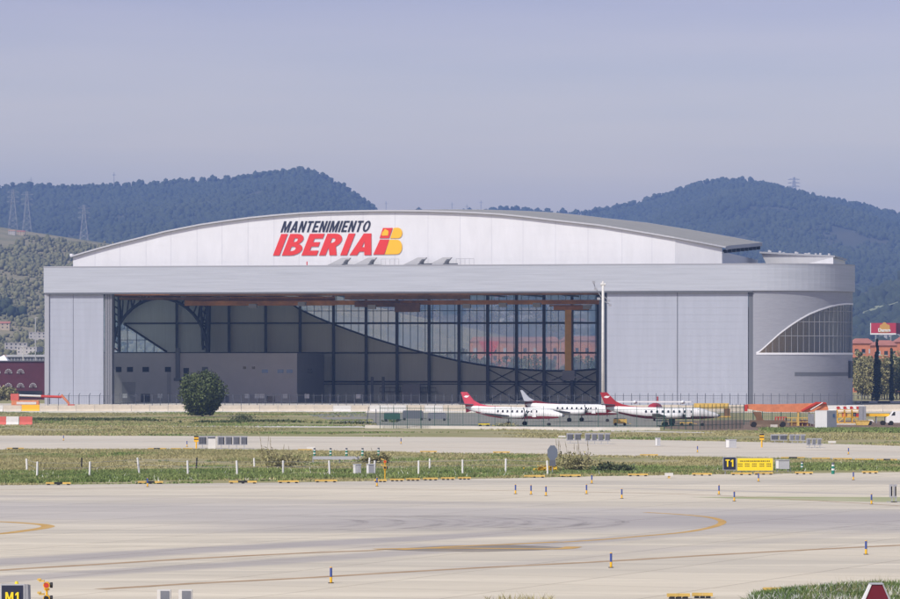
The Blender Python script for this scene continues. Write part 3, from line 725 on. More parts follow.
# white upper wall and roof
ARCH = [(73,257),(86,252.5),(100,248.5),(116,244.2),(133,240),(165,232),(200,225),(225,221.3),(250,218),(275,215.5),(300,213.5),(325,212.2),(350,211.5),(375,211),(400,211),(425,211.3),(450,212),(475,213),(500,214.5),(527,217.2),(555,220.5),(600,225.5),(640,232),(675,238)]
VW = 3.0
AU = [hp(x, y, VW) for x, y in ARCH]
ub, zb_ = AU[-1]
uend = hu(722, VW+3.0); zend = hz(247.5, uend, VW+3.0)
pl = [(AU[0][0],30.4)]+AU+[(ub,30.4)]
uw = MB().prism(pl, VW, VW+.4).build('upper_wall', 'upper', H)
# angled end piece of the upper wall
MB().add([(ub+.003,VW,30.4),(uend,VW+3,30.4),(uend,VW+3,zend),(ub+.003,VW,zb_),(ub+.003,VW+.4,30.4),(uend,VW+3.4,30.4),(uend,VW+3.4,zend),(ub+.003,VW+.4,zb_)],
         [(0,1,2,3),(7,6,5,4),(3,2,6,7),(1,5,6,2)]).build('upper_wall_end', 'upper', H)
# side wall under the right eaves
MB().bx(uend-.35, uend-.003, VW+3.1, 80, 30.41, zend-.9).build('upper_side_wall', 'trimw', H)
sj = MB()
for px_ in [95,120,146,171,197,222,248,274,299,331,363,395,428,460,491.5,523,555.5,588,622,652]:
    uu = hu(px_, VW); zt = interp(px_, [(ARCH[i][0], AU[i][1]) for i in range(len(AU))])
    MB().bx(uu-.035, uu+.035, VW-.02, VW-.002, 30.45, zt-.15).build('cladding_joint', 'jointm', uw)
# horizontal joints
hj = MB()
for z in np.arange(32.2, 42.8, 1.9):
    xs = [u for u, zz_ in AU if zz_ > z+.3]
    if len(xs) > 1: hj.bx(min(xs), max(xs), VW-.012, VW-.001, z, z+.03)
hj.build('cladding_seam', 'trimw', uw)
full = AU+[(uend, zend)]; RV = 82.0
def rise(v): return 3.1*v/80
rf = MB(); NV = 8
grid = []
for j in range(NV+1):
    v = (VW-.5)+(RV-VW+.5)*j/NV
    for k_, (u, z) in enumerate(full):
        vv = v if k_ < len(full)-1 else max(v, VW+2.6)
        uu = u+(.9 if k_ == len(full)-1 else 0)-(.5 if k_ == 0 else 0)
        grid.append((uu, vv, z+rise(v)+.12))
m_ = len(full)
rf.add(grid, [(j*m_+i, j*m_+i+1, (j+1)*m_+i+1, (j+1)*m_+i) for j in range(NV) for i in range(m_-1)])
g2 = [(x,y,z-.36) for x,y,z in grid]
rf.add(g2, [(j*m_+i, (j+1)*m_+i, (j+1)*m_+i+1, j*m_+i+1) for j in range(NV) for i in range(m_-1)])
roof = rf.build('roof', 'roof', H, smooth=True)
eds = []
fr0 = [grid[i] for i in range(m_)]; bk0 = [grid[NV*m_+i] for i in range(m_)]
for L_ in (fr0, bk0):
    ed = MB(); eds.append(ed)
    for p, q in zip(L_[:-1], L_[1:]): ed.add([(p[0],p[1]-.12,p[2]+.02),(q[0],q[1]-.12,q[2]+.02),(q[0],q[1]-.12,q[2]-.32),(p[0],p[1]-.12,p[2]-.32),(p[0],p[1]+.3,p[2]+.02),(q[0],q[1]+.3,q[2]+.02)], [(3,2,1,0),(0,1,5,4)])
rt = [grid[j*m_+m_-1] for j in range(NV+1)]
ed2 = MB()
for p, q in zip(rt[:-1], rt[1:]): ed2.add([(p[0]+.01,p[1],p[2]+.02),(q[0]+.01,q[1],q[2]+.02),(q[0]+.01,q[1],q[2]-.8),(p[0]+.01,p[1],p[2]-.8)], [(0,3,2,1)])
for ed in eds: ed.build('roof_edge', 'edgeg', roof)
ed2.build('eaves_board', 'trimg', roof)
ra = MB()
for j in range(9):
    v = 10+j*8.6; ra.bx(uend-.3, uend+.7, v, v+.8, zend+rise(v)-1.5, zend+rise(v)-.7)
ra.build('rafter_end', 'steel', roof)
MB().tube((AU[0][0]-.3,VW,AU[0][1]+.2),(AU[0][0]-.3,VW,AU[0][1]+.75),.45,8).build('roof_lamp', 'trimw', H)
# small clutter on roof
# annex volume on the right
an = MB(); A0 = hu(764,60); A1 = hu(834,42)
za = hz(253.5, A0, 60); zc = hz(257.5, A1, 42)
an.add([(A0+1.8,58,30.41),(A1,40,30.41),(A1,40,zc),(A0-.5,58,za),(A0+1.8,76,30.41),(A1,72,30.41),(A1,72,zc),(A0-.5,76,za)],
       [(0,1,2,3),(1,5,6,2),(4,0,3,7),(5,4,7,6)])
ax = an.build('roof_annex', 'upper', H)
MB().add([(A0-.8,57.6,za+.003),(A1+.4,39.6,zc+.003),(A1+.4,72,zc+.003),(A0-.8,76,za+.003),(A0-.8,57.6,za+.4),(A1+.4,39.6,zc+.4),(A1+.4,72,zc+.4),(A0-.8,76,za+.4)],
         [(0,1,5,4),(1,2,6,5),(4,5,6,7),(3,0,4,7)]).build('annex_roof', 'trimg', ax)
cl = MB()
for i in range(14):
    t = random.random(); x = A0+(A1-A0)*t; y = 58-18*t+1.5; z = za+(zc-za)*t+.35; cl.bx(x-.25,x+.25,y,y+.4,z,z+random.uniform(.2,.55))
cl.build('roof_fitting', 'greyl', ax)

# vents on the ledge over the band
def vent(px, py):
    u, v = hu(px,.9), .9
    r_ = MB().add([(u-2.3,v-.6,31.3),(u+1.6,v-.6,31.3),(u+2.9,v-.6,32.9),(u+1.0,v-.6,32.9),(u-2.3,v+.9,31.3),(u+1.6,v+.9,31.3),(u+2.9,v+.9,32.9),(u+1.0,v+.9,32.9)],
             [(0,1,2,3),(7,6,5,4),(3,2,6,7),(1,5,6,2),(4,0,3,7)]).build('roof_vent', 'greyl', H)
    MB().add([(u+.9,v-.65,31.35),(u+2.3,v-.65,31.35),(u+1.3,v-.65,31.8),(u+2.6,v-.65,32.5),(u+1.9,v-.65,32.5)], [(0,1,2,3),(3,2,4)]).build('vent_opening', 'jamb', r_)
for px_ in (338,364,414,439): vent(px_, 262)
for px_ in (390,465):
    g_ = MB()
    u = hu(px_,1.2)
    for i in range(5): g_.tube((u-2+i,1.2,31.2),(u-2+i,1.2,32.6),.04,4)
    g_.tube((u-2,1.2,32.6),(u+2,1.2,32.6),.04,4); g_.build('roof_railing', 'greyl', H)
for px_ in (427,452): u = hu(px_,.6); MB().bx(u-1.2,u+1.2,.3,1.2,31.25,31.55).build('roof_hatch', 'jamb', H)
u = hu(307,.4); MB().tube((u,.4,31.2),(u,.4,32.1),.12,6).build('warning_lamp', 'red', H)

# lettering
ul, zl = hp(273, 255.5, VW); SC = hY(ul,VW)/F/6.43/HC
def G(P): return [((x-20)*SC, (228-y)*SC) for x, y in P]
def sh(P): return [(x+.4*(228-y), y) for x, y in P]       # slanted glyph space
def arc(cx, cy, rx, ry, a0, a1, n=8): return [(cx+rx*math.cos(math.radians(a0+(a1-a0)*i/n)), cy-ry*math.sin(math.radians(a0+(a1-a0)*i/n))) for i in range(n+1)]
T, Bm = 92, 228
I1 = [(20,T),(62,T),(62,Bm),(20,Bm)]
Bo = [(78,T),(125,T)]+arc(125,127,52,35,90,-70)[0:]+arc(132,190,62,38,70,-90)+[(78,Bm)]
Bh1 = [(118,119)]+arc(128,131,14,12,90,-90)+[(118,143)]; Bh2 = [(118,173)]+arc(132,186,18,14,90,-90)+[(118,200)]
E_ = [(205,T),(300,T),(300,122),(247,122),(247,145),(292,145),(292,173),(247,173),(247,198),(303,198),(303,Bm),(205,Bm)]
Ro = [(318,T),(370,T)]+arc(372,136,56,44,90,-55)+[(432,Bm),(386,Bm),(362,182),(360,182),(360,Bm),(318,Bm)]
Rh = [(360,120)]+arc(370,135,16,15,90,-90)+[(360,151)]
I2 = [(455,T),(498,T),(498,Bm),(455,Bm)]
Ao = [(515,228),(607,92),(655,92),(655,228),(610,228),(610,206),(578,206),(563,228)]; Ah = [(594,178),(611,178),(611,142)]
for nm, lps in (('letter_i',[sh(I1)]),('letter_b',[sh(Bo),sh(Bh1),sh(Bh2)]),('letter_e',[sh(E_)]),('letter_r',[sh(Ro),sh(Rh)]),('letter_i',[sh(I2)]),('letter_a',[Ao,Ah])):
    fill2d(nm, [G(l) for l in lps], .12, 'red', H, (ul, VW-.10, zl))
em1 = [(668,225),(738,225),(770,131),(710,131)]; em2 = [(730,58),(792,58),(769,122),(708,122)]
eu = [(799,58)]+arc(826,90,28,33,90,-88)+[(776,123)]; el = [(772,132)]+arc(820,178,33,46,90,-90)+[(742,225)]
em = fill2d('emblem', [G(em1), G(em2)], .12, 'red', H, (ul, VW-.10, zl))
fill2d('emblem_yellow_half', [G(eu), G(el)], .12, 'yellow', em, (0,0,0))
crn = [(722,106),(726,84),(734,78),(738,70),(745,64),(752,70),(762,74),(766,82),(762,106)]
fill2d('emblem_crown', [G(crn)], .10, 'yellow', em, (0,-.05,0))
um, zm = hp(280.5, 232.3, VW)
def glyph(c, w_=.62, t=.19):
    q = .16
    if c == 'M': w_ = .82; return w_, [[(0,0),(t,0),(t,.62),(w_/2-.05,0),(w_/2+.05,0),(w_-t,.62),(w_-t,0),(w_,0),(w_,1),(w_-t-.03,1),(w_/2,.38),(t+.03,1),(0,1)]]
    if c == 'N': return w_, [[(0,0),(t,0),(t,.6),(w_-t,0),(w_,0),(w_,1),(w_-t,1),(w_-t,.4),(t,1),(0,1)]]
    if c == 'A': w_ = .72; return w_, [[(0,0),(t,0),(.25,.2),(w_-.25,.2),(w_-t,0),(w_,0),(w_/2+.11,1),(w_/2-.11,1)],[(.29,.36),(w_-.29,.36),(w_/2,.74)]]
    if c == 'T': return w_-.04, [[(.19,0),(.19+t,0),(.19+t,1-q),(w_-.04,1-q),(w_-.04,1),(0,1),(0,1-q),(.19,1-q)]]
    if c == 'E': return w_-.06, [[(0,0),(w_-.06,0),(w_-.06,q),(t,q),(t,.42),(w_-.14,.42),(w_-.14,.42+q),(t,.42+q),(t,1-q),(w_-.06,1-q),(w_-.06,1),(0,1)]]
    if c == 'I': return t, [[(0,0),(t,0),(t,1),(0,1)]]
    if c == '1': return .42, [[(.16,0),(.16+t,0),(.16+t,1),(.2,1),(0,.82),(0,.62),(.16,.72)]]
    w_ = .70; o = [(w_/2+w_/2*math.cos(i*math.pi/10), .5+.5*math.sin(i*math.pi/10)) for i in range(20)]
    return w_, [o, [(w_/2+(w_/2-t)*math.cos(i*math.pi/10), .5+(.5-q)*math.sin(i*math.pi/10)) for i in range(20)]]
def word(name, st, width, height, m, parent, loc, shear=0., gap=.13):
    x = 0; L_ = []
    for c in st:
        w_, lp = glyph(c); L_ += [[(px_+x, py_) for px_, py_ in l] for l in lp]; x += w_+gap
    x -= gap; k_ = (width-shear*height)/x
    return fill2d(name, [[(px_*k_+shear*py_*height, py_*height) for px_, py_ in l] for l in L_], .05, m, parent, loc)
tw = hu(372,VW)-um; th = (232.3-221.2)*hY(um,VW)/F
word('wordmark', 'MANTENIMIENTO', tw, th, 'navy', H, (um,VW-.08,zm), .34)

# ---- rear wall
RVW = 80.0
def rp(px, py): return hp(px, py, RVW)
CURVE = [(284,296.5),(292,304),(300,309.5),(316,317),(333,324),(350,330.3),(366,336),(382,341),(397,345.5),(413,350),(429,354),(444,357.7),(459,361),(474,363.8),(488,366),(502,367.8),(517,369.2),(544,370.8),(572,371),(598,369),(620,365)]
solid = [rp(60,404),rp(60,352),rp(167,352),rp(124,324),rp(60,290)]
solid = [(u, .03) if i == 0 else (u,z) for i,(u,z) in enumerate(solid)]
uL = hu(100,RVW)+.6
poly = [(uL,.03),(uL,rp(112,352)[1]),rp(167,352),rp(124,324.5),rp(110,315),(uL,rp(110,308)[1]),(uL,26.2),(hu(284,RVW),26.2)]+[rp(*c) for c in CURVE]
uRr = u1+R-9.5
poly += [(uRr, rp(620,365)[1]), (uRr,.03)]
rw = MB().prism(poly, RVW, RVW+.4).build('rear_wall', 'rear', H)
# glass
zs = rp(400,352)[1]
gl = fill = MB().prism([rp(*c) for c in CURVE]+[(uRr,rp(620,365)[1]),(uRr,26.2),(hu(284,RVW),26.2)], RVW+.15, RVW+.19).build('rear_glazing', 'glass', H)
gl2 = MB().prism([(uL,rp(112,352)[1]),rp(167,352),rp(124,324.5),rp(110,315),(uL,rp(110,308)[1])], RVW+.15, RVW+.19).build('triangular_glazing', 'glass', H)
mm = MB(); px_ = 292.0
while px_ < 640:
    u = hu(px_, RVW); zc_ = hz(interp(px_, CURVE), u, RVW); mm.bx(u-.055,u+.055,RVW-.12,RVW+.1,zc_,26.2); px_ += 7.4
for py in (324,353.5,311):
    xs = [c for c in CURVE if c[1] >= py-.1]
    xa = min([x for x in np.arange(285,620,1.) if interp(x,CURVE) > py] or [600])
    ua = hu(xa,RVW); z = hz(py, ua, RVW); mm.bx(ua, uRr, RVW-.1,RVW+.08, z-.08, z+.08)
mm.build('glazing_bar', 'mull', gl)
mm = MB()
for px_ in (127.5,136.5,145,154):
    u = hu(px_,RVW); mm.bx(u-.07,u+.07,RVW-.1,RVW+.1,rp(px_,352)[1], rp(px_, 324.5+(px_-124)*27.5/43)[1])
mm.bx(uL, hu(149,RVW), RVW-.1,RVW+.1, rp(140,340)[1]-.07, rp(140,340)[1]+.07)
mm.build('glazing_bar', 'mull', gl2)
cc = MB()
for p, q in zip(CURVE[:-1], CURVE[1:]):
    a_, b_ = rp(*p), rp(*q); cc.tube((a_[0],RVW-.2,a_[1]),(b_[0],RVW-.2,b_[1]),.22,4)
cc.build('glazing_edge_beam', 'steel', H); cc = MB()
for p, q in (((124,324),(167,352)),((124,324),(60,352))): 
    if q[0] > 100: a_, b_ = rp(*p), rp(*q); cc.tube((a_[0],RVW-.2,a_[1]),(b_[0],RVW-.2,b_[1]),.25,4)
cc.build('glazing_edge_beam', 'steel', H)
CP = [(229,.32),(265.6,.32),(300,.34),(333.5,.36),(366,.36),(397,.36),(429,.38),(459,.4),(487.6,.4),(516.5,.4),(544,.4),(572,.38),(598,.5)]
for px_, hw in CP:
    u = hu(px_, RVW-1); hw *= .85; MB().bx(u-hw, u+hw, RVW-1.3, RVW-.5, .03, 26.2).build('column', 'steel', H)
rl = MB()
for py, xa in ((323.5,124),(353,100),(381.7,323)):
    u = hu(xa,RVW-.6); z = hz(py,u,RVW); rl.bx(max(u,uL), uRr, RVW-.45,RVW-.05, z-.2, z+.2)
u = hu(323,RVW-.6); z = hz(384,u,RVW); rl.bx(u, uRr, RVW-.6,RVW-.05, z-.12, z+.12)
rl.build('wall_rail', 'steel', H)
br = MB(); cps = [487.6,516.5,544,572,598]
for a_, b_ in zip(cps[:-1], cps[1:]):
    for (ya, yb) in ((371,384),(384,404)):
        if ya == 371: ya = interp((a_+b_)/2, CURVE)+1
        for (p, q) in (((a_,ya),(b_,yb)),((a_,yb),(b_,ya))):
            x0,z0 = hp(p[0],p[1],RVW-.8); x1,z1 = hp(q[0],q[1],RVW-.8); br.tube((x0,RVW-.8,max(z0,.1)),(x1,RVW-.8,max(z1,.1)),.11,4)
br.build('cross_bracing', 'steel', H)
# catwalk along the rear wall
cwk = MB(); ua, ub_ = hu(380,RVW-3), hu(436,RVW-3); zc_ = hz(392,ua,RVW)
cwk.bx(ua,ub_,RVW-3.2,RVW-1.4,zc_,zc_+.15)
for i in range(12): x = ua+(ub_-ua)*i/11; cwk.tube((x,RVW-3.2,zc_),(x,RVW-3.2,zc_+1.1),.04,4)
cwk.tube((ua,RVW-3.2,zc_+1.1),(ub_,RVW-3.2,zc_+1.1),.05,4); cwk.build('catwalk', 'steel', H)
# arch truss near left corner, spanning in front of the rear wall
ar = MB(); VA = RVW-3
def ap(px, py): u, z = hp(px, py, VA); return (u, VA, z)
cx_, cy_ = 160.0, 345.0
OUT = [(160+47*math.cos(math.radians(t)), 352-54*math.sin(math.radians(t))) for t in range(0,181,9)]
for p, q in zip(OUT[:-1], OUT[1:]): ar.tube(ap(*p), ap(*q), .42, 5)
TOPY = 293
OUT2 = [(x+(x-160)*.12, max(TOPY, y-7-abs(x-160)*.1)) for x, y in OUT]
for i, (p, q) in enumerate(zip(OUT, OUT2)):
    if i % 2 == 0 and p[1] < 345: ar.tube(ap(*p), ap(p[0]+(p[0]-160)*.10, TOPY), .26, 4)
    if i+1 < len(OUT) and p[1] < 340: ar.tube(ap(*OUT[i+1]), ap(p[0]+(p[0]-160)*.10, TOPY), .2, 4)
ar.tube(ap(112,352), ap(110,292), .5, 5); ar.tube(ap(119,352), ap(119,293), .45, 5); ar.tube(ap(208,352), ap(209,292), .55, 5); ar.tube(ap(203,350), ap(200,292), .35, 5)
for i in range(8):
    y = 296+i*7; ar.tube(ap(200+.4*i,y), ap(209,y+6), .2, 4); ar.tube(ap(110,y), ap(118.5,y+6), .2, 4)
ar.tube(ap(100,293), ap(215,293), .5, 5)
ar.build('arch_truss', 'steel', H)
u = hu(177,RVW-.5); MB().bx(u-.3,u+.3,RVW-.9,RVW-.5,12,26.1).build('column', 'steel', H)

# overhead crane beams
def beam(v, xa, xb, ya, yb, m, name, seg=None):
    a_, b_ = hu(xa,v), hu(xb,v); za = hz(yb,a_,v); zb = hz(ya,b_,v); MB().bx(a_, b_, v-.5, v+.5, min(za,zb), max(za,zb)).build(name, m, H)
beam(6, 112, 600, 291.5, 296.2, 'rustd', 'overhead_beam'); beam(8, 210, 355, 292.5, 294.8, 'rust', 'overhead_beam')
beam(5.4, 112, 170, 293, 295, 'rust', 'overhead_beam')
beam(55, 185, 604, 299.8, 305.3, 'rust', 'crane_beam'); beam(56.5, 185, 335, 296.5, 305.8, 'rust', 'crane_beam')
beam(40, 345, 470, 295, 299.5, 'rustd', 'overhead_beam'); beam(45, 120, 230, 297, 300, 'rustd', 'overhead_beam')
beam(50, 395, 420, 303, 312, 'rustd', 'crane_trolley') ; beam(54, 355, 400, 302, 307, 'rustd', 'overhead_beam')
hb_ = MB()
for v in range(12, 78, 6):
    z = 25.6; hb_.bx(u0+.8+(hu(100,84)-u0)*(v-.6)/83.4, uRr, v-.2, v+.2, z, 26.25)
for u in np.arange(u0+2, uRr, 9.): hb_.bx(u-.15,u+.15, 12, 79, 25.2, 25.58)
hb_.build('roof_truss', 'steel', H)
for px_, py in ((253,306),(302,304),(372,307),(503,305),(537,305),(467,306),(587,307)):
    u, z = hp(px_, py, 50); MB().bx(u-.9,u+.9,49.4,50.6,z-.5,z+.5).build('lamp_box', 'greyl', H)
# interior office block
VB = 46.; a_ = hu(104,VB); b_ = hu(297,VB); zt = hz(353.2, b_, VB)
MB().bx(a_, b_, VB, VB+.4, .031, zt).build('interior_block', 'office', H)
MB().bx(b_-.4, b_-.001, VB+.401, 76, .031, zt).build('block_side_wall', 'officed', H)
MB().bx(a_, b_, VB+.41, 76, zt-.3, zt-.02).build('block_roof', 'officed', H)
for x0,y0,x1,y1,m_ in ((116,367,121.5,372,'winddk'),(127,367,133,372,'winddk'),(142.5,367,149,372,'winddk'),(165,367,171,372,'winddk'),(183.5,368,189,377,'winddk'),
                    (202,367,208,371.5,'jamb'),(243,366.5,246,369,'winddk'),(252,366.5,255,369,'winddk'),(262,369.5,268,373,'windbl'),(277.5,369.5,283.5,373,'windbl'),(286.5,369.5,292.5,373,'windbl'),
                    (267,402,275,396,'winddk'),(222,403,229,396,'jamb'),(141,403,150,394,'winddk')):
    u_a, z_a = hp(x0,max(y0,y1),VB); u_b, z_b = hp(x1,min(y0,y1),VB)
    MB().bx(u_a,u_b,VB-.06,VB+.02,max(z_a,.05),z_b).build('block_window', m_, H)
for x0,x1,y0,y1 in ((122,135.5,382,404),(167,171,367,404)):
    u_a = hu(x0,VB); u_b = hu(x1,VB); MB().bx(u_a,u_b,VB-.05,VB+.02,.04,hz(y0,u_a,VB)).build('block_door', 'officed', H)
du = hu(178,VB); dz = MB(); dz.bx(du-.5,du+.5,VB-.5,VB-.01,hz(380,du,VB),zt+1.2); dz.bx(du-.9,du+2.2,VB-.6,VB-.02,hz(381,du,VB),hz(378,du,VB)); dz.build('vent_duct','jamb',H)
bs = MB(); u_a = hu(302,62); 
for px_, py in ((301,371.5),):
    MB().bx(b_-.001, b_+.08, 58, 62, hz(373,b_,60), hz(369,b_,60)).build('block_window', 'winddk', H)
for px_ in (125,160,247,257,262,285,307,358.5):
    v_ = 1.5 if px_ < 112 else 44.; u,z = hp(px_, 400.7, v_); 
    MB().bx(u-.55,u+.55,v_-.1,v_,1.0,2.0).build('wall_notice', 'white', H)
for px_, c_ in ((372,'dkgrey'),(383,'dkgrey')): 
    u = hu(px_,70); MB().bx(u-.3,u+.3,70,70.6,.03,6).build('interior_mast', c_, H)
u = hu(411,76); MB().bx(u-2.2,u+2.2,76,76.8,.03,4.2).build('storage_cabinet', 'leafy' if False else 'grey', H)

# work platform hanging from the crane: a thing of its own
VP = 60.
def vpw(px, py, v=VP):
    u, z = hp(px, py, v); return (u, v, z)
u, _, z = vpw(568.5, 371); X = u*HC+VP*HS; Y = hY(u,VP)
tp = thing('hanging_platform', 'yellow telescopic mast with grey cab and work platform hanging from the roof crane', 'work platform', (X,Y,z), -TH)
ztop = hz(310,u,VP)-z; 
MB().bx(-.75,.75,-.75,.75,.1,ztop).build('mast', 'mastyel', tp)
MB().bx(.76,1.0,-.7,.7,.1,ztop-.5).build('mast_rail', 'rustd', tp)
MB().bx(-3.4,4.8,-1,1,ztop,ztop+.9).bx(-4.5,5.6,-.4,.4,ztop+.9,ztop+1.2).build('trolley', 'rust', tp)
MB().bx(-1.3,1.6,-1.2,1.2,-2.2,.1).build('cab', 'grey', tp)
pf = MB().bx(-4.7,-1.3,-1.4,1.4,-2.6,-2.3).bx(1.61,3.6,-1.4,1.4,-1.6,-1.35)
for i in range(6): pf.tube((-4.7+i*.66,-1.4,-2.3),(-4.7+i*.66,-1.4,-1.2),.05,4)
pf.tube((-4.7,-1.4,-1.2),(-1.3,-1.4,-1.2),.05,4); pf.build('platform', 'greyl', tp)

# ------------------------------------------------------------------ floodlight mast
X, Y, _ = pt(603, 409, 815)
fm = thing('floodlight_mast', 'tall white floodlight mast with lamp cluster at the right edge of the open bay', 'light mast', (X,815,0))
zt = CAMZ-(284.5-HY)*815/F
MB().tube((0,0,0),(0,0,zt),.33,12,.25).build('pole', 'offw', fm, smooth=True)
MB().tube((-.5,0,zt),(.5,0,zt),.3,8).tube((0,0,zt),(0,0,zt+.7),.35,8,.15).build('cap', 'offw', fm)
for (x, z, x2, z2) in ((-1.6,zt-.6,-.3,zt-2.6),(-.9,zt-2.7,-.2,zt-3.2),(1.0,zt-3.2,.2,zt-2.4),(1.3,zt-4.0,.2,zt-3.4),(-1.9,zt+.4,-1.6,zt-.6)):
    MB().tube((x,0,z),(x2,0,z2),.09,5).build('bracket', 'grey', fm)
for (x, z) in ((-1.9,zt+.5),(-1.5,zt-.9),(-.9,zt-2.9),(1.1,zt-3.3),(1.4,zt-4.2)):
    MB().bx(x-.3,x+.3,-.5,.1,z-.25,z+.25).build('floodlight', 'galv', fm)

# ------------------------------------------------------------------ fences
def fence(name, label, P, h, spacing, postm, postr, barm=None, bar_sp=.25, bar_r=.012, curved=False, rails=(.2,.95)):
    root = thing(name, label, 'fence', (P[0][0],P[0][1],0)); o = Vector((P[0][0],P[0][1],0)); bars = MB(); proto = None; cnt = 0
    for (xa,ya),(xb,yb) in zip(P[:-1], P[1:]):
        a = Vector((xa,ya,0))-o; b = Vector((xb,yb,0))-o; L = (b-a).length; d = (b-a)/L; k_ = max(1,int(L/spacing))
        for i in range(k_):
            p = a+d*(L*i/k_)
            if cnt < 98:
                if proto is None:
                    pm = MB().tube((0,0,0),(0,0,h),postr,6)
                    if curved: pm.tube((0,0,h),(.25,-.2,h+.35),postr*.8,5)
                    else: pm.tube((0,0,h),(0,-.3,h+.3),postr*.8,5)
                    proto = pm.build('fence_post', postm, root, p); 
                else: dup(proto, p, parent=root)
                cnt += 1
        if barm:
            nb = int(L/bar_sp)
            for i in range(nb):
                p = a+d*(L*i/nb); bars.bx(p.x-bar_r,p.x+bar_r,p.y-bar_r,p.y+bar_r,.05,h*.97)
            q = Vector((-d.y,d.x,0))*.02
            for r_ in rails: bars.tube(a+Vector((0,0,h*r_)),b+Vector((0,0,h*r_)),.03,4)
    if barm: bars.build('mesh_panel', barm, root)
    return root
fence('perimeter_fence', 'tall dark mesh fence with angled post tops running in front of the hangar doors',
      [pt(112,0,800)[:2], pt(870,0,790)[:2]], 3.1, 1.62, 'fpost', .06, 'fpost', .33, .011)
fence('perimeter_fence', 'short run of fence with curved post tops before the leftmost doors', [pt(48,0,800)[:2], pt(110,0,800)[:2]], 3.0, 1.9, 'fpost', .07, 'fpost', .33, .010, True)
def off(p, d): return (p[0], p[1]+d)
fence('green_fence', 'dense green bar fence left of the parked aircraft on a pale kerb', [off(gp(380,428.6),.6), off(gp(462,429.1),.6)], 3.1, 1.9, 'green', .045, 'green', .22, .014)
fence('green_fence', 'thin see-through green fence on a pale kerb in front of the parked aircraft', [off(gp(463,429.1),.6), off(gp(560,430.3),.6), off(gp(656,430.5),.6)],
      3.1, 2.6, 'green', .035, 'green', .50, .009)
fence('green_fence', 'dense green bar fence closing off the yard left of the orange boom', [gp(657,430.2), gp(700,429.8), gp(744,428.6)], 3.3, 1.1, 'green', .05, 'green', .22, .015)
fence('green_fence', 'green bar fence standing behind the orange boom in the works yard', [((744-450)*612/F,612), ((815-450)*612/F,606)], 2.9, 1.4, 'green', .06, 'green', .24, .018)
def upright(px, y0, y1, label):
    D = gy(y1); X = (px-450)*D/F; h = CAMZ-(y0-HY)*D/F
    r_ = thing('leaning_pole', label, 'pole', (X,D,0)); MB().tube((0,0,0),(.25 if px < 372 else 0,0,h),.06,6).build('pole', 'fpost', r_)
upright(367,407,423,'thin leaning dark pole left of the green fence'); upright(376,409,424,'thin straight dark pole at the left end of the green fence')

# ------------------------------------------------------------------ barriers
prof = [(-.32,0),(.32,0),(.32,.12),(.14,.45),(.10,1.25),(-.10,1.25),(-.14,.45),(-.32,.12)]
def barrier_mesh(L, m):
    mb = MB(); rr_ = [[(x, y, z) for y, z in prof] for x in (-L/2+.03, L/2-.03)]
    mb.loft(rr_); return mb
bm = barrier_mesh(3.5,'barrier'); bp0 = None
mats3 = {}
def mk_barrier(m, scale=1.):
    o = barrier_mesh(3.5*scale, m).build('concrete_barrier', m); return o
x = -4.; i = 0
B0 = mk_barrier('barrier'); B1 = mk_barrier('offw'); B2 = mk_barrier('yel')
for b in (B0,B1,B2): COL.objects.unlink(b)
px = -6.
while px < 905:
    D = 775; X = (px-450)*D/F; src = B2 if i in (0,) and False else (B0 if random.random() < .72 else B1)
    if abs(px-36.5) < 9: src = B2
    o = src.copy(); COL.objects.link(o); o.location = (X, D, 0); o.rotation_euler = (0,0,random.uniform(-.02,.02)); o.scale = (1,1,random.uniform(.93,1.05))
    tag(o, ('yellow barrier, %s' if src is B2 else 'pale concrete barrier, %s')%(ordn(i)+' from the left in the long row before the hangar'), 'barrier', 'concrete barriers in a row in front of the hangar')
    px += 3.55*F/D; i += 1
k = MB(); k.bx(-95,8,760,760.5,0,.28); tag(k.build('kerb_wall','offw'), 'low white kerb running in front of the long barrier row', 'kerb wall')
# red and white plastic barriers far left
RB = [barrier_mesh(2.0,'redb').build('plastic_barrier','redb'), barrier_mesh(2.0,'offw').build('plastic_barrier','offw')]
for b in RB: COL.objects.unlink(b)
for i,(px,c) in enumerate(((0,0),(12.5,1),(26,0))):
    D = gy(425.2); o = RB[c].copy(); COL.objects.link(o); o.location = ((px-450)*D/F, D, 0); o.scale = (1,1.2,1.05)
    tag(o, ('faded red plastic barrier at the left photo edge','white plastic barrier between two red ones','faded red plastic barrier at the right end of its row')[i], 'barrier', 'plastic barriers on the grass at far left')

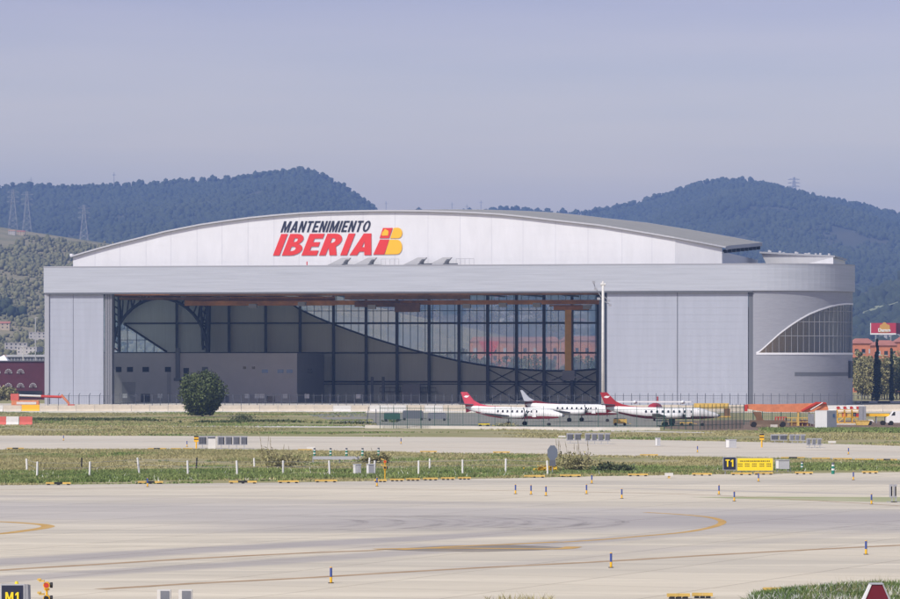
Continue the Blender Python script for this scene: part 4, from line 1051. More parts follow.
# ------------------------------------------------------------------ markers, posts, boards
def marker(px, y0, y1):
    pass
em_ = thing('edge_marker', 'blue and yellow taxiway edge marker', 'edge marker')
MB().tube((0,0,.28),(0,0,.68),.055,10).build('blue_tube', 'blue', em_); MB().tube((0,0,.03),(0,0,.275),.058,10).build('yellow_tube', 'yel', em_)
MB().tube((0,0,0),(0,0,.03),.13,10).build('base', 'black', em_); MB().tube((0,0,.682),(0,0,.72),.05,8).build('cap','yel',em_)
EM = [(331,583.5),(611,568),(866,554.8),(377,486.5),(515.5,494.2),(531,494.8),(546,496),(586.5,494.2),(591.8,483.6),(621.8,498.8),(719,494.8),(734.3,501.5),(871.5,504.5),(758.5,481.8),(853.4,480.3),(147.5,487),(697.5,452.5),(848.5,454.5),(401,444),(187,447),(63.5,440.8)]
rows_ = {'near':'standing alone on the open apron'}
EML = ['nearest blue and yellow edge marker, left of centre on the apron','blue and yellow edge marker on the near apron below the painted loop','blue and yellow edge marker near the right edge on the near painted line',
 'blue and yellow marker beside the yellow guard light','leftmost marker of the loose group of four right of centre','second marker of the loose group of four right of centre','third marker of the loose group of four right of centre','rightmost marker of the loose group of four right of centre',
 'marker close under the grass edge below the octagonal sign','tall marker on the apron below and left of the black and yellow sign','left marker of the pair below the black and yellow sign','right and nearer marker of the pair below the black and yellow sign','marker standing in the yellowish verge at right',
 'small marker just under the yellow information sign','small marker near the grass edge at far right','blue marker with yellow star top before the left grass strip',
 'small dark marker on the far taxiway right of centre','small dark marker on the far taxiway right of the grey panels','small dark marker on the far taxiway at centre','small dark marker on the far taxiway left of the grey racks','small dark marker on the far edge of the taxiway at left']
for (px, y), lb in zip(EM, EML):
    D = gy(y); o = dup(em_, ((px-450)*D/F, D, .006), label=lb); o['group'] = 'taxiway edge markers'
for c in list(em_.children): bpy.data.objects.remove(c)
bpy.data.objects.remove(em_)

# white and dark posts in the grass with wire
WP = [(27,459,471.5,0),(37,462,478,0),(81.5,458,468.5,1),(89.5,462,477,0),(139.5,458,475.5,0),(188,461,476,0),(196.5,458,468.5,1),(237.3,461,476.5,0),(254.5,458.5,468,0),(283,461,475,0),
      (329.7,461,476.5,0),(374.5,461,475.5,0),(369,458,468,0),(418.5,461,475,0),(429.7,459,469,0),(462.6,460,474,0),(505.6,459,473.5,0),(547.7,461,475.5,0)]
wi = di = 0; prevs = []
for (px, y0, y1, dk) in WP:
    D = gy(y1); X = (px-450)*D/F; h = (y1-y0)*D/F; lean = random.uniform(-.06,.06)
    if px == 139.5: lean = -.17
    r_ = .085 if not dk else .07
    o = MB().tube((0,0,0),(lean,0,h),r_,8).tube((lean,0,h),(lean,0,h+.03),r_*.8,8).build('marker_post', 'black' if dk else 'white', loc=(X,D,0))
    if dk: di += 1; tag(o, ('dark post, left one of two, in the grass strip','dark post, right one of two, in the grass strip')[di-1], 'post', 'posts in the grass strip')
    else: wi += 1; tag(o, ordn(wi-1)+' white post from the left in the grass strip', 'post', 'posts in the grass strip')
    if y1 > 470: prevs.append((X,D,h))
wr = MB()
for a_, b_ in zip(prevs[:-1], prevs[1:]):
    for f_ in (.93,.6): wr.tube((a_[0],a_[1],a_[2]*f_),(b_[0],b_[1],b_[2]*f_),.012,4)
tag(wr.build('fence_wire','galv'), 'thin wire strung between the white posts of the grass strip', 'wire')

# yellow and black low closure boards
def board(w, px, y, label):
    D = gy(y+.9); X = (px-450)*D/F
    r_ = thing('closure_board', label, 'marker board', (X,D,.006), random.uniform(-.08,.08), 'low yellow and black boards along the taxiway edges')
    n_ = max(2, round(w/.75)); 
    for i in range(n_):
        x0 = -w/2+i*w/n_; MB().bx(x0,x0+w/n_-.01,-.12,.12,.08,.22).build('stripe', 'yelb' if i % 2 == 0 or n_ == 2 else 'black', r_)
    MB().bx(-w/2+.1,-w/2+.3,-.2,.2,0,.1).bx(w/2-.3,w/2-.1,-.2,.2,0,.1).bx(-.1,.1,-.2,.2,0,.1).build('foot','black',r_)
BN = [(46,71,484.3),(138,163,483.2),(229,257,482.8),(278,299,482.4),(315,337,481.6),(374,387,481.4),(390,404,480.6),(406,420,480.1),(423,438,479.6),(441,455,479.2),(458,471,478.9),(524,545,477),(560,581,476.3),(628,648,475.5),(692,712,474.9),(731,752,474.3),(754,773,474),(795,813,473.6),(862,878,472.9)]
for i,(a_,b_,y) in enumerate(BN):
    D = gy(y+.9); board((b_-a_)*D/F, (a_+b_)/2, y, ordn(i)+' yellow and black board from the left along the near grass edge')
BF = [(7,24,448.9),(148,166,449.2),(171,181,449.3),(183,193,449.2),(298,312,450.3),(420,437,452.2),(493,510,452.8),(640,658,455.6),(781,805,458.4),(812,830,459.1),(833,852,459.5),(855,874,460),(877,897,460.4)]
for i,(a_,b_,y) in enumerate(BF):
    D = gy(y+.9); board((b_-a_)*D/F, (a_+b_)/2, y, ordn(i)+' yellow and black board from the left along the far taxiway edge')
for (a_,b_,y,lb) in ((667,690,597.6,'nearest yellow board at the bottom edge, left one of the pair'),(692,713,597,'nearest yellow board at the bottom edge, right one of the pair'),(763,783,591.5,'near yellow board at the left end of the green weeds')):
    D = gy(y+1.5); board((b_-a_)*D/F, (a_+b_)/2, y+.6, lb)

# green and white bollards
gb = thing('bollard', 'bollard', 'bollard')
MB().tube((0,0,0),(0,0,.35),.15,10).build('lower_band','teal',gb); MB().tube((0,0,.35),(0,0,.5),.151,10).build('white_band','white',gb)
MB().tube((0,0,.5),(0,0,.72),.15,10).build('middle_band','teal',gb); MB().tube((0,0,.72),(0,0,.86),.12,10).build('upper_band','white',gb); MB().tube((0,0,.86),(0,0,1.05),.13,10).build('top_cap','jamb',gb)
for i,(px,y,s_) in enumerate(((314.5,456.8,.85),(330.6,456.8,.85),(346.5,456.8,.85),(362.5,456.8,.85),(378.5,456.5,.85),(802,470.2,.75),(833,474.2,.95))):
    D = gy(y); o = dup(gb, ((px-450)*D/F,D,0), label=(ordn(i)+' of five green and white bollards, counted from the left') if i < 5 else ('shorter green and white bollard right of the grey cabinet','taller green and white bollard at far right in the grass')[i-5]); o.scale = (s_,)*3; o['group'] = 'green and white bollards'
for c in list(gb.children): bpy.data.objects.remove(c)
bpy.data.objects.remove(gb)
# grey guard rail and cabinets
D = gy(464); X0 = (313-450)*D/F; X1 = (366-450)*D/F
gr = thing('guard_rail', 'low grey guard rail on short posts under the row of green bollards', 'guard rail', (X0,D,0))
MB().bx(0,X1-X0,-.06,.06,.42,.72).build('rail','greyl',gr)
for i in range(3): x = i*(X1-X0)/2; MB().bx(x-.06,x+.06,.061,.16,0,.7).build('post','grey',gr)
def cabinet(px0, px1, y0, y1, m, label, name='utility_cabinet', legs=False, split=.3):
    D = gy(y1); w_ = (px1-px0)*D/F; h = (y1-y0)*D/F
    r_ = thing(name, label, 'cabinet', (((px0+px1)/2-450)*D/F, D, 0)); z0 = .25 if legs else 0
    MB().bx(-w_/2,w_/2,0,.7,z0,h).build('body', m, r_); MB().bx(-w_/2,-w_/2+w_*split,-.03,-.001,z0+.05,h-.03).build('lit_face_strip','white',r_)  # white strip puts the sunlit left face into the colour
    MB().bx(-w_/2-.04,w_/2+.04,-.05,.75,h+.002,h+.06).build('lid','greyl',r_)
    if legs:
        for s_ in (-1,1): MB().bx(s_*w_*.4-.05,s_*w_*.4+.05,.1,.2,0,z0-.003).build('leg','grey',r_)
cabinet(353.2,361,464.8,475.8,'greyl','pale grey utility cabinet left one of two near the yellow guard light')
cabinet(366.5,374,464.8,476,'grey','darker grey utility cabinet right one of two near the yellow guard light')
cabinet(776,789.5,460.5,472,'greyl','pale metal cabinet on legs just right of the yellow information sign', legs=True, split=.2)
cabinet(655.5,660.5,438.5,446,'greyl','small pale box on the far taxiway right of the centre grey rack')
cabinet(726,736.5,440,448,'greyl','small pale double box on the far taxiway above the black sign')

# grey slatted racks on the far taxiway
def rack(px0, px1, y0, y1, npan, label, gap=None):
    D = gy(y1); w_ = (px1-px0)*D/F; h = (y1-y0)*D/F
    r_ = thing('barrier_rack', label, 'barrier rack', (((px0+px1)/2-450)*D/F, D, 0), 0, 'grey slatted barrier racks')
    pw = w_/npan; z0 = h*.27
    for i in range(npan):
        x0 = -w_/2+i*pw; fr_ = MB()
        MB().bx(x0,x0+.1,-.06,.06,z0,h).bx(x0+.101,x0+pw-.041,-.05,.05,h-.14,h).bx(x0+.101,x0+pw-.041,-.05,.05,z0,z0+.1).build('frame','galv',r_)
        ns = 5
        for j in range(ns): xx = x0+.12+(pw-.28)*j/ns; fr_.bx(xx,xx+.07,-.04,.04,z0+.1,h-.12)
        f_ = fr_.build('slatted_panel','rackm',r_)
        MB().bx(x0+.09,x0+pw-.13,.2,.9,z0,h-.06).build('stacked_panels','jamb',r_)
        MB().bx(x0+pw*.45,x0+pw*.45+.08,-.02,.06,0,z0-.002).bx(x0+pw*.45-.3,x0+pw*.45+.4,-.05,.4,0,.05).build('leg','galv',r_)
    return r_
rack(198,216,436,448.5,2,'grey slatted rack at left, left half next to the black and yellow marker'); rack(217.5,248,436,448.8,4,'long grey slatted rack at left, right of the pale door-sized panel')
MB_ = MB().bx(-.42,.42,-.4,-.34,.05,1.15).build('sign_panel','offw',loc=((212-450)*gy(449)/F,gy(449),0)); tag(MB_,'plain cream panel leaning on the left grey rack','panel')
rack(566.5,582,433.2,443.5,2,'grey slatted rack left of the gap near the centre of the far taxiway'); rack(585,611,433.2,444.2,4,'long grey slatted rack right of the gap near the centre of the far taxiway')
rack(770.5,788,434.4,443,2,'grey slatted rack at right, just right of the black and yellow marker'); rack(789.5,806,434.4,443.4,3,'grey slatted rack at right, middle one of three'); rack(806.5,822.5,438.3,448,3,'low grey slatted rack at right, nearest and rightmost of three')
rack(889.5,897.5,484.5,502.5,2,'small dark grey rack standing on the apron at the right edge')

def striped_marker(px, y0, y1, label):
    D = gy(y1); h = (y1-y0)*D/F; r_ = thing('striped_marker', label, 'marker', ((px-450)*D/F,D,0), 0, 'yellow and black striped markers')
    MB().tube((0,0,0),(0,0,h*.55),.09,8).build('pole','yel',r_)
    for i,(a_,b_,m_) in enumerate(((.55,.7,'yel'),(.7,.78,'black'),(.78,.9,'yel'),(.9,1.,'black'))): MB().bx(-.25,.25,-.1,.1,h*a_,h*b_-.003).build('signal_box' if m_=='yel' else 'signal_band',m_,r_)
striped_marker(196.3,436,449,'yellow and black signal marker at the left end of the left grey rack'); striped_marker(761.8,434,447.5,'yellow and black signal marker left of the right grey racks')

# octagonal sign seen from behind
D = gy(474.5); sg = thing('octagonal_sign', 'grey back of an octagonal sign on a dark post in the grass', 'sign', ((552.5-450)*D/F,D,0))
zc_ = CAMZ-(453-HY)*D/F; rO = .56
MB().prism([(rO*math.cos(math.radians(22.5+45*i))*.85,zc_+rO*1.25*math.sin(math.radians(22.5+45*i))) for i in range(8)],-.03,.03).build('sign_plate',mat('sign_back_blue_grey',(.14,.165,.21),.5),sg)
MB().bx(-.28,.28,-.031,.029,zc_-1.15,zc_-.62).build('lower_plate',M['jamb'],sg); MB().tube((0,.06,0),(0,.06,zc_),.05,8).build('post','grey',sg)

# T1 sign and information sign
D = gy(474.5)
def sgn(px, y, dd=0): return ((px-450)*(D+dd)/F, CAMZ-(y-HY)*(D+dd)/F)
xa, z0 = sgn(723,470.3); xb, z1 = sgn(736.3,457); 
s1 = thing('taxiway_sign', 'black taxiway sign reading T1 in yellow', 'sign', (xa,D,0))
MB().bx(0,xb-xa,0,.25,z0,z1).build('sign_box','galv',s1); MB().bx(.05,xb-xa-.05,-.012,-.002,z0+.05,z1-.05).build('sign_face','navy',s1)
word('lettering','T1',.72,.62,'signyel',s1,((xb-xa)/2-.36,-.04,z0+.3),0,.16)
for x in (.2, xb-xa-.2): MB().tube((x,.12,0),(x,.12,z0-.002),.04,6).build('leg','galv',s1)
xc, _ = sgn(737,470); xd, z2 = sgn(773.3,458.2); zb2 = sgn(737,471)[1]
s2 = thing('information_sign', 'long yellow sign with rows of small black text beside the T1 sign', 'sign', (xc,D,0)); w_ = xd-xc
MB().bx(0,w_,0,.25,zb2,z2+.02).build('sign_box','galv',s2); MB().bx(.03,w_-.03,-.012,-.002,zb2+.03,z2-.01).build('sign_face','signyel',s2)
tx = MB(); zt_ = z2-.18
x = .25
while x < w_-.3:
    l = random.uniform(.05,.14); tx.bx(x,x+l,-.02,-.013,zt_-.13,zt_-.04); x += l+.045
for c_ in (.08,.68,1.3,1.95,2.55):
    for r_ in (0,.19):
        x = c_
        for q in range(3): tx.bx(x,x+.11,-.02,-.013,zt_-.36-r_,zt_-.29-r_); x += .14
tx.build('small_print','black',s2)
for x in (.3, w_/2, w_-.3): MB().tube((x,.12,0),(x,.12,zb2-.002),.04,6).build('leg','galv',s2)
# M1 sign bottom left
D = 160.; xa = (0.6-450)*D/F; xb = (24.5-450)*D/F; zt_ = CAMZ-(584.3-HY)*D/F
s3 = thing('taxiway_sign', 'black sign reading M1 in yellow at the bottom left corner', 'sign', (xa,D,0), 0)
w_ = xb-xa; MB().bx(0,w_,0,.02,.12,zt_).build('face_frame','greyl',s3); MB().bx(.04,w_-.05,-.012,-.002,.16,zt_-.05).build('sign_face','navy',s3)
MB().add([(w_-.003,.021,.12),(w_+.16,.021,.12),(w_+.22,.35,.12),(0,.35,.12),(w_-.003,.021,zt_),(w_+.13,.021,zt_-.01),(w_+.2,.35,zt_-.05),(0,.35,zt_)],
         [(0,1,5,4),(1,2,6,5),(2,3,7,6),(4,5,6,7),(3,0,4,7),(3,2,1,0)]).build('side_casing','grey',s3)
word('lettering','M1',.56,.38,'signyel',s3,(w_/2-.28,-.045,.17),0,.2)
for x in (.15,w_-.15): MB().tube((x,.15,0),(x,.15,.12),.04,6).build('leg','galv',s3)
MB().tube((.62,.2,zt_),(.62,.2,zt_+.1),.09,8,.05).build('lamp_cap','signyel',s3)

# runway guard lights
def guard(px, y0, y1, label, face=-1):
    D = gy(y1) if y1 < 610 else 152; h = CAMZ-(y0-HY)*D/F
    g_ = thing('guard_light', label, 'guard light', ((px-450)*D/F,D,0)); 
    MB().tube((0,0,0),(0,0,h*.85),.045,8).build('pole','yel',g_)
    for i, z in enumerate((h-.22,h-.72)):
        l_ = MB().tube((0,-.16,z),(0,.10,z),.13,12).bx(-.10,.10,-.05,.05,z-.2,z-.125); l_.build('lamp_housing','yel',g_)
        MB().tube((0,-.168,z),(0,-.161,z),.10,12).build('lens','redp' if i == 0 else 'black',g_)
        MB().bx(-.28,-.08,-.22,-.04,z+.13,z+.2).bx(-.34,-.2,-.22,-.04,z+.18,z+.26).build('visor','yelb',g_)
        MB().tube((.13,0,z),(.22,0,z),.11,10).build('rear_lamp','black',g_)
    return g_
guard(46.8,579.5,620,'yellow guard light with red lens next to the M1 sign at bottom left')
guard(385,459,480.2,'yellow guard light on a thin pole in the grass strip by the grey cabinets')
for px, lb in ((164,'pale box with grey panel cut off by the bottom edge, left one of two'),(185.5,'pale box with grey panel cut off by the bottom edge, right one of two')):
    D = 156.; zt_ = CAMZ-(590.3-HY)*D/F; b_ = thing('equipment_box', lb, 'box', ((px-450)*D/F,D,0))
    MB().bx(-.27,.25,0,.4,.05,zt_).build('casing','offw',b_); MB().bx(-.14,.21,-.02,-.002,.1,zt_-.03).build('front_panel','rackm',b_); MB().bx(-.2,.2,.05,.3,0,.05).build('foot','grey',b_)
# dark red tapered marker bottom right
D = 150.; k_ = D/F; tr = thing('tapered_sign', 'dark red tapered board with a white left edge at the bottom right corner', 'sign', ((877-450)*k_,D,0), .0)
zt_ = CAMZ-(585-HY)*k_
MB().prism([(-.78,.03),(.78,.03),(.2,zt_),(-.2,zt_)],0,.5).build('board','maroon',tr)
MB().prism([(-.9,.03),(-.783,.03),(-.203,zt_),(-.26,zt_+.01)],-.03,.5).build('white_edge','white',tr)
MB().prism([(.783,.03),(.86,.03),(.25,zt_+.01),(.203,zt_)],-.03,.5).build('grey_edge','greyl',tr); MB().bx(-.26,.25,-.03,.5,zt_+.012,zt_+.05).build('top_edge','greyl',tr)
# small yellow thing in the far grass and light box on the apron
D = gy(478.5); lb_ = thing('ground_lamp', 'small cream lamp fixture on the apron below the grass strip', 'lamp', ((669-450)*D/F,D,0)); MB().bx(-.35,.35,-.1,.1,.2,.45).build('lamp_body','offw',lb_); MB().bx(-.1,.1,-.05,.05,0,.198).build('stem','yelb',lb_)
for px,y,lb in ((562,437.5,'tiny cream lamp on the far taxiway centre line left of the grey rack'),(311,449,'tiny cream lamp by the first green bollard'),(832,443,'tiny cream lamp on the far taxiway edge at right')):
    D = gy(y+1); q = thing('ground_lamp', lb, 'lamp', ((px-450)*D/F,D,0)); MB().bx(-.45,.45,-.15,.15,.1,.35).build('lamp_body','offw',q); MB().bx(-.1,.1,-.05,.05,0,.099).build('stem','yelb',q)

# ------------------------------------------------------------------ aircraft
def ring(x, zc, w_, h, n=20): return [(x, w_*math.cos(2*math.pi*i/n), zc+h*math.sin(2*math.pi*i/n)) for i in range(n)]
def aircraft(label, px_tail, Dist, yaw, body, finm, lowm, fin_low, emblem, winglabel=None):
    X = (px_tail-450)*Dist/F
    r_ = thing('propeller_aircraft', label, 'aircraft', (X,Dist,0), -yaw, 'parked twin propeller aircraft')
    FR = [(.8,2.75,.10,.16),(1.6,2.62,.26,.34),(2.8,2.45,.46,.54),(5,2.15,.72,.76),(7,1.98,.84,.86),(10,1.93,.85,.87),(13.6,1.93,.85,.87),(14.9,1.92,.80,.84),(15.7,1.86,.70,.74),(16.3,1.74,.56,.58),(17.2,1.65,.40,.42),(17.8,1.6,.24,.25),(18.1,1.58,.08,.08)]
    MB().loft([ring(*f) for f in FR]).build('fuselage', body, r_, smooth=True)
    n_ = 20; low = []
    for (x,zc,w_,h) in FR[2:-2]:
        low.append([(x, (w_+.015)*math.cos(math.radians(a)), zc+(h+.015)*math.sin(math.radians(a))) for a in range(-148,-31,12)])
    MB().loft(low, closed=False, caps=False).build('belly_paint', lowm, r_, smooth=True)
    MB().prism([(0,5.05),(1.05,5.08),(2.35,3.75),(3.3,3.3)][:0]+([(0,5.05),(.35,5.06),(1.5,3.9),(2.5,3.35)] if fin_low else [(0,5.05),(1.05,5.08),(2.35,3.75),(3.3,3.3)])+[(4.6,3.02),(7.2,2.82),(7.2,2.6),(3,2.5),(.95,1.95),(.85,2.9)],-.11,.11).build('fin', finm, r_)
    if fin_low: MB().prism([(.9,3.25),(2.3,3.36),(3.3,3.31),(4.6,3.03),(7.2,2.83),(7.2,2.6),(3,2.5),(.95,1.95),(.86,2.9)],-.135,.135).build('fin_base', fin_low, r_)
    if emblem:
        for s_ in (-1,): MB().prism([(.55,4.35),(.9,4.55),(1.2,4.5),(1.55,4.55),(1.25,4.25),(.95,4.2)],-.125,-.113).build('tail_emblem','white',r_)
    for s_ in (-1,1):
        MB().add([(.3,s_*.1,3.12),(2.3,s_*.1,3.12),(1.0,s_*2.3,3.3),(.2,s_*2.3,3.3),(.3,s_*.1,3.24),(2.3,s_*.1,3.24),(1.0,s_*2.3,3.36),(.2,s_*2.3,3.36)],
                 [(0,1,2,3),(7,6,5,4),(0,4,5,1),(1,5,6,2),(2,6,7,3),(3,7,4,0)]).build('tailplane','wing',r_)
        wz = lambda y: 1.28+abs(y)*.075
        MB().add([(8.0,s_*.5,1.2),(10.4,s_*.5,1.2),(9.4,s_*8.7,wz(8.7)),(8.5,s_*8.7,wz(8.7)),(8.0,s_*.5,1.42),(10.4,s_*.5,1.46),(9.4,s_*8.7,wz(8.7)+.1),(8.5,s_*8.7,wz(8.7)+.08)],
                 [(0,1,2,3),(7,6,5,4),(0,4,5,1),(1,5,6,2),(2,6,7,3),(3,7,4,0)]).build('wing','wing',r_)
        e = [(8.2,1.55,.1,.1),(8.9,1.55,.34,.36),(10.5,1.58,.42,.45),(12.0,1.62,.40,.42),(12.6,1.64,.30,.32)]
        MB().loft([[(x, s_*2.45+w_*math.cos(2*math.pi*i/14), zc+h*math.sin(2*math.pi*i/14)) for i in range(14)] for x,zc,w_,h in e]).build('engine_nacelle', body, r_, smooth=True)
        pr = MB().tube((12.6,s_*2.45,1.64),(13.1,s_*2.45,1.64),.24,10,.05)
        for q in range(4):
            a = math.radians(30+90*q); c_, t_ = math.cos(a), math.sin(a)
            pr.add([(12.75,s_*2.45+.1*c_-.08*t_,1.64+.1*t_+.08*c_),(12.8,s_*2.45+.1*c_+.08*t_,1.64+.1*t_-.08*c_),(12.82,s_*2.45+1.3*c_+.1*t_,1.64+1.3*t_-.1*c_),(12.74,s_*2.45+1.3*c_-.1*t_,1.64+1.3*t_+.1*c_)],[(0,1,2,3)])
        pr.build('propeller','black',r_)
        g_ = MB().tube((9.8,s_*2.45,.3),(9.8,s_*2.45,1.3),.08,6); g_.build('landing_gear','grey',r_)
        MB().tube((9.8,s_*2.45-.22,.32),(9.8,s_*2.45+.22,.32),.32,14).build('wheel','rubber',r_)
    MB().tube((15.4,0,.3),(15.4,0,1.2),.06,6).build('nose_gear','grey',r_); MB().tube((15.4,-.15,.25),(15.4,.15,.25),.25,14).build('nose_wheel','rubber',r_)
    proto = None
    for i in range(9):
        x = 7.0+i*.84
        for s_ in (-1,):
            o = MB().add([(x-.14,-.862,2.02),(x+.14,-.862,2.02),(x+.17,-.845,2.2),(x+.12,-.79,2.38),(x-.12,-.79,2.38),(x-.17,-.845,2.2)],[(0,1,2,3,4,5)]).build('window','winddk',r_)
    MB().add([(14.75,-.72,2.28),(15.25,-.66,2.2),(15.2,-.52,2.46),(14.8,-.56,2.56)],[(0,1,2,3)]).add([(15.3,-.65,2.18),(15.75,-.56,2.12),(15.6,-.42,2.34),(15.28,-.50,2.42)],[(0,1,2,3)]).build('cockpit_window','winddk',r_)
    MB().prism([(13.0,1.35),(13.7,1.35),(13.7,2.5),(13.0,2.5)],-.868,-.862).build('cabin_door',body,r_)
    MB().loft([ring(17.8,1.6,.245,.255),ring(18.1,1.58,.10,.10),ring(18.14,1.58,.02,.02)]).build('nose_cone','jamb',r_,smooth=True)
    return r_
aircraft('white propeller aircraft with faded pinkish-red tail, leftmost of the parked aircraft', 461, 610, math.radians(31), 'plane', 'pinkred', 'pinkred', None, True)
aircraft('white propeller aircraft with pale grey fin and dark red fin base, behind the leftmost one', 520.5, 650, math.radians(26), 'plane', 'planeg', 'deepred', 'maroon', False)
aircraft('white propeller aircraft with deep red tail before the closed doors', 600, 603, math.radians(7), 'plane', 'deepred', 'maroon', None, True)
# high-wing aircraft behind, seen from the front
D = 655; X = (655-450)*D/F
hw = thing('high_wing_aircraft', 'white high-wing aircraft with red body top mostly hidden behind the red-tailed aircraft', 'aircraft', (X,D,0), math.radians(-6))
MB().bx(-6.3,6.0,-.8,.8,3.0,3.22).build('wing','plane',hw)
MB().loft([[(r_*1.1*math.cos(2*math.pi*i/14), y, 2.0+r_*.95*math.sin(2*math.pi*i/14)) for i in range(14)] for y, r_ in ((-7,.05),(-6,.5),(-4.5,.95),(0,1.0),(5,.9),(9,.2))]).build('fuselage','deepred',hw,smooth=True)
for x in (-3.2,4.6):
    MB().loft([[(x+r_*math.cos(2*math.pi*i/12), y, 3.05+r_*math.sin(2*math.pi*i/12)) for i in range(12)] for y, r_ in ((-2.2,.12),(-1.8,.3),(1.5,.28),(2,.1))]).build('engine_nacelle','plane',hw,smooth=True)
MB().tube((0,-2,0),(0,-2,1.3),.08,6).build('landing_gear','grey',hw); MB().tube((-.15,-2,.3),(.15,-2,.3),.3,12).build('wheel','rubber',hw)
MB().prism([(-.1,3),(.1,3),(.1,3.9),(-.1,3.9)],7.5,8.8).build('fin','deepred',hw)

# small ground equipment near the aircraft
def equip(name, px, y, w_, h, d, m, label, cat):
    D = gy(y); r_ = thing(name, label, cat, ((px-450)*D/F,D,0)); 
    MB().bx(-w_/2,w_/2,-d/2,d/2,.3,h).build('body',m,r_); MB().bx(-w_/2+.1,w_/2-.2,-d/2+.1,d/2-.1,h+.002,h+.15).build('cover','jamb',r_)
    for x in (-w_/2+.3,w_/2-.3): MB().tube((x,-d/2-.08,.22),(x,d/2+.08,.22),.22,10).build('wheel','rubber',r_)
    MB().tube((w_/2,0,.35),(w_/2+.7,0,.25),.04,5).build('tow_bar',m,r_)
equip('ground_power_unit',620,425.6,2.0,1.0,1.2,'yelb','orange-yellow ground power unit under the tail of the red-tailed aircraft','ground equipment')
equip('baggage_dolly',686,425.6,1.9,.55,1.2,'yelb','low yellow dolly under the nose of the red-tailed aircraft','ground equipment')
equip('wheel_chock_box',484,427.3,1.7,.55,.7,'signyel','low yellow box on the kerb below the leftmost aircraft','ground equipment')
equip('baggage_cart',392,421.5,2.6,1.3,1.2,'green','dark green cart behind the green fence, leftmost of three','ground equipment')
equip('baggage_cart',413,420.5,3.4,1.5,1.3,'jamb','dark cart behind the green fence, middle one of three','ground equipment')
equip('baggage_cart',437,421,3.0,1.2,1.3,'rackm','grey cart behind the green fence, rightmost of three','ground equipment')
equip('small_tractor',672,425.8,.9,1.1,.9,'jamb','small dark tractor under the wing of the red-tailed aircraft','ground equipment')
D = 690; X = (716-450)*D/F
tr_ = thing('yellow_boom', 'yellow-orange machine arm behind the nose of the red-tailed aircraft', 'machine', (X,D,0))
MB().bx(-3.8,2.2,-.5,.5,1.6,2.5).build('arm','yelb',tr_); MB().bx(1.4,2.4,-.6,.6,.3,1.59).bx(-3.5,-2.8,-.6,.6,.3,1.59).build('leg','rustd',tr_); MB().bx(-3.9,2.5,-.9,.9,.05,.299).build('base_frame','yelb',tr_)

# ------------------------------------------------------------------ works yard at right
D = 588.; m2 = D/F
bl = thing('orange_boom_lift', 'large orange folding boom lift lying horizontally over the works yard', 'boom lift', ((790-450)*m2,D+4,0))
zz1 = CAMZ-(403.7-HY)*m2; zz2 = CAMZ-(412.3-HY)*m2; xl = (748-790)*m2; xr = (833-790)*m2
MB().prism([(xl,zz1-.15),(xl+1.2,zz1-.1),(xl+4,zz1-.15),(xr-3.4,zz1),(xr-.6,zz1),(xr-.3,zz2+.3),(xr-3.4,zz2-.05),(xl+3,zz2),(xl+1.2,zz2+.25),(xl,zz2+.5)],-.35,.35).build('main_boom','orange',bl)
MB().prism([(xr-4.4,zz2+.25),(xr-2.2,zz1+.22),(xr-.7,zz1+.15),(xr-.6,zz1-.05),(xr-2,zz1-.03),(xr-4.2,zz2+.05)],-.65,-.36).build('fly_boom','redp',bl)
MB().tube((xr-3,-.7,zz2+.3),(xr-1.2,-.7,zz1+.1),.07,6).build('hydraulic_ram','white',bl)
MB().bx(xl-.2,xl+.2,-.5,.5,zz2+.1,zz1-.2).build('boom_head','redp',bl)
MB().prism([(xl+1.0,zz2),(xl+2.2,zz2),(xl+2.4,1.3),(xl+2.9,.6),(xl+1.6,.6),(xl+1.5,1.4)],-.5,.5).build('riser','rustd',bl)
MB().bx(xl+.6,xl+6.0,-.9,.9,.4,1.0).build('chassis','earth',bl)
for x in (xl+1.1,xl+5.4):
    for s_ in (-1,1): MB().tube((x,s_*.75-.2,.42),(x,s_*.75+.2,.42),.42,14).build('wheel','rubber',bl)
MB().bx(xr-1.2,xr-.9,-.3,.3,1.3,zz2).build('end_support','yelb',bl); MB().bx(xl+7.6,xl+7.85,-.3,.3,0.2,zz2-.02).build('end_support','yelb',bl)
D = gy(429.6); m2 = D/F
cb = thing('site_cabin', 'white portable site cabin with grey side in the works yard', 'cabin', ((815-450)*m2,D,0), math.radians(0))
wf = 12*m2; hh = CAMZ-(411.2-HY)*m2
MB().add([(0,0,.1),(wf,.0,.1),(wf,0,hh),(0,0,hh),(wf+1.3,2.6,.1),(1.3,2.6,.1),(wf+1.3,2.6,hh),(1.3,2.6,hh)],[(0,1,2,3),(4,5,7,6),(5,0,3,7)]).add([(0,0,hh),(wf,0,hh),(wf+1.3,2.6,hh),(1.3,2.6,hh)],[(0,1,2,3)]).build('shell','white',cb)
MB().add([(wf+.003,.0,.1),(wf+1.5,1.2,.1),(wf+1.5,1.2,hh),(wf+.003,.0,hh)],[(0,1,2,3)]).build('side_wall','greyl',cb)
MB().add([(wf,0,hh+.01),(wf+1.5,1.2,hh+.01),(1.3,2.7,hh+.01),(0,0,hh+.01),(wf,0,hh+.1),(wf+1.5,1.2,hh+.1),(1.3,2.7,hh+.1),(0,0,hh+.1)],[(0,1,5,4),(1,2,6,5),(2,3,7,6),(3,0,4,7),(4,5,6,7)]).build('roof','offw',cb)
MB().add([(wf+.9,.68,hh-.9),(wf+1.2,.92,hh-.9),(wf+1.2,.92,hh-.4),(wf+.9,.68,hh-.4)],[(0,1,2,3)]).build('window','windbl',cb)
MB().add([(-.9,1.2,.9),(0,1.0,.7),(0,1.0,hh-.4),(-.9,1.2,hh-.4)],[(0,1,2,3),(3,2,1,0)]).build('open_door','greyl',cb)
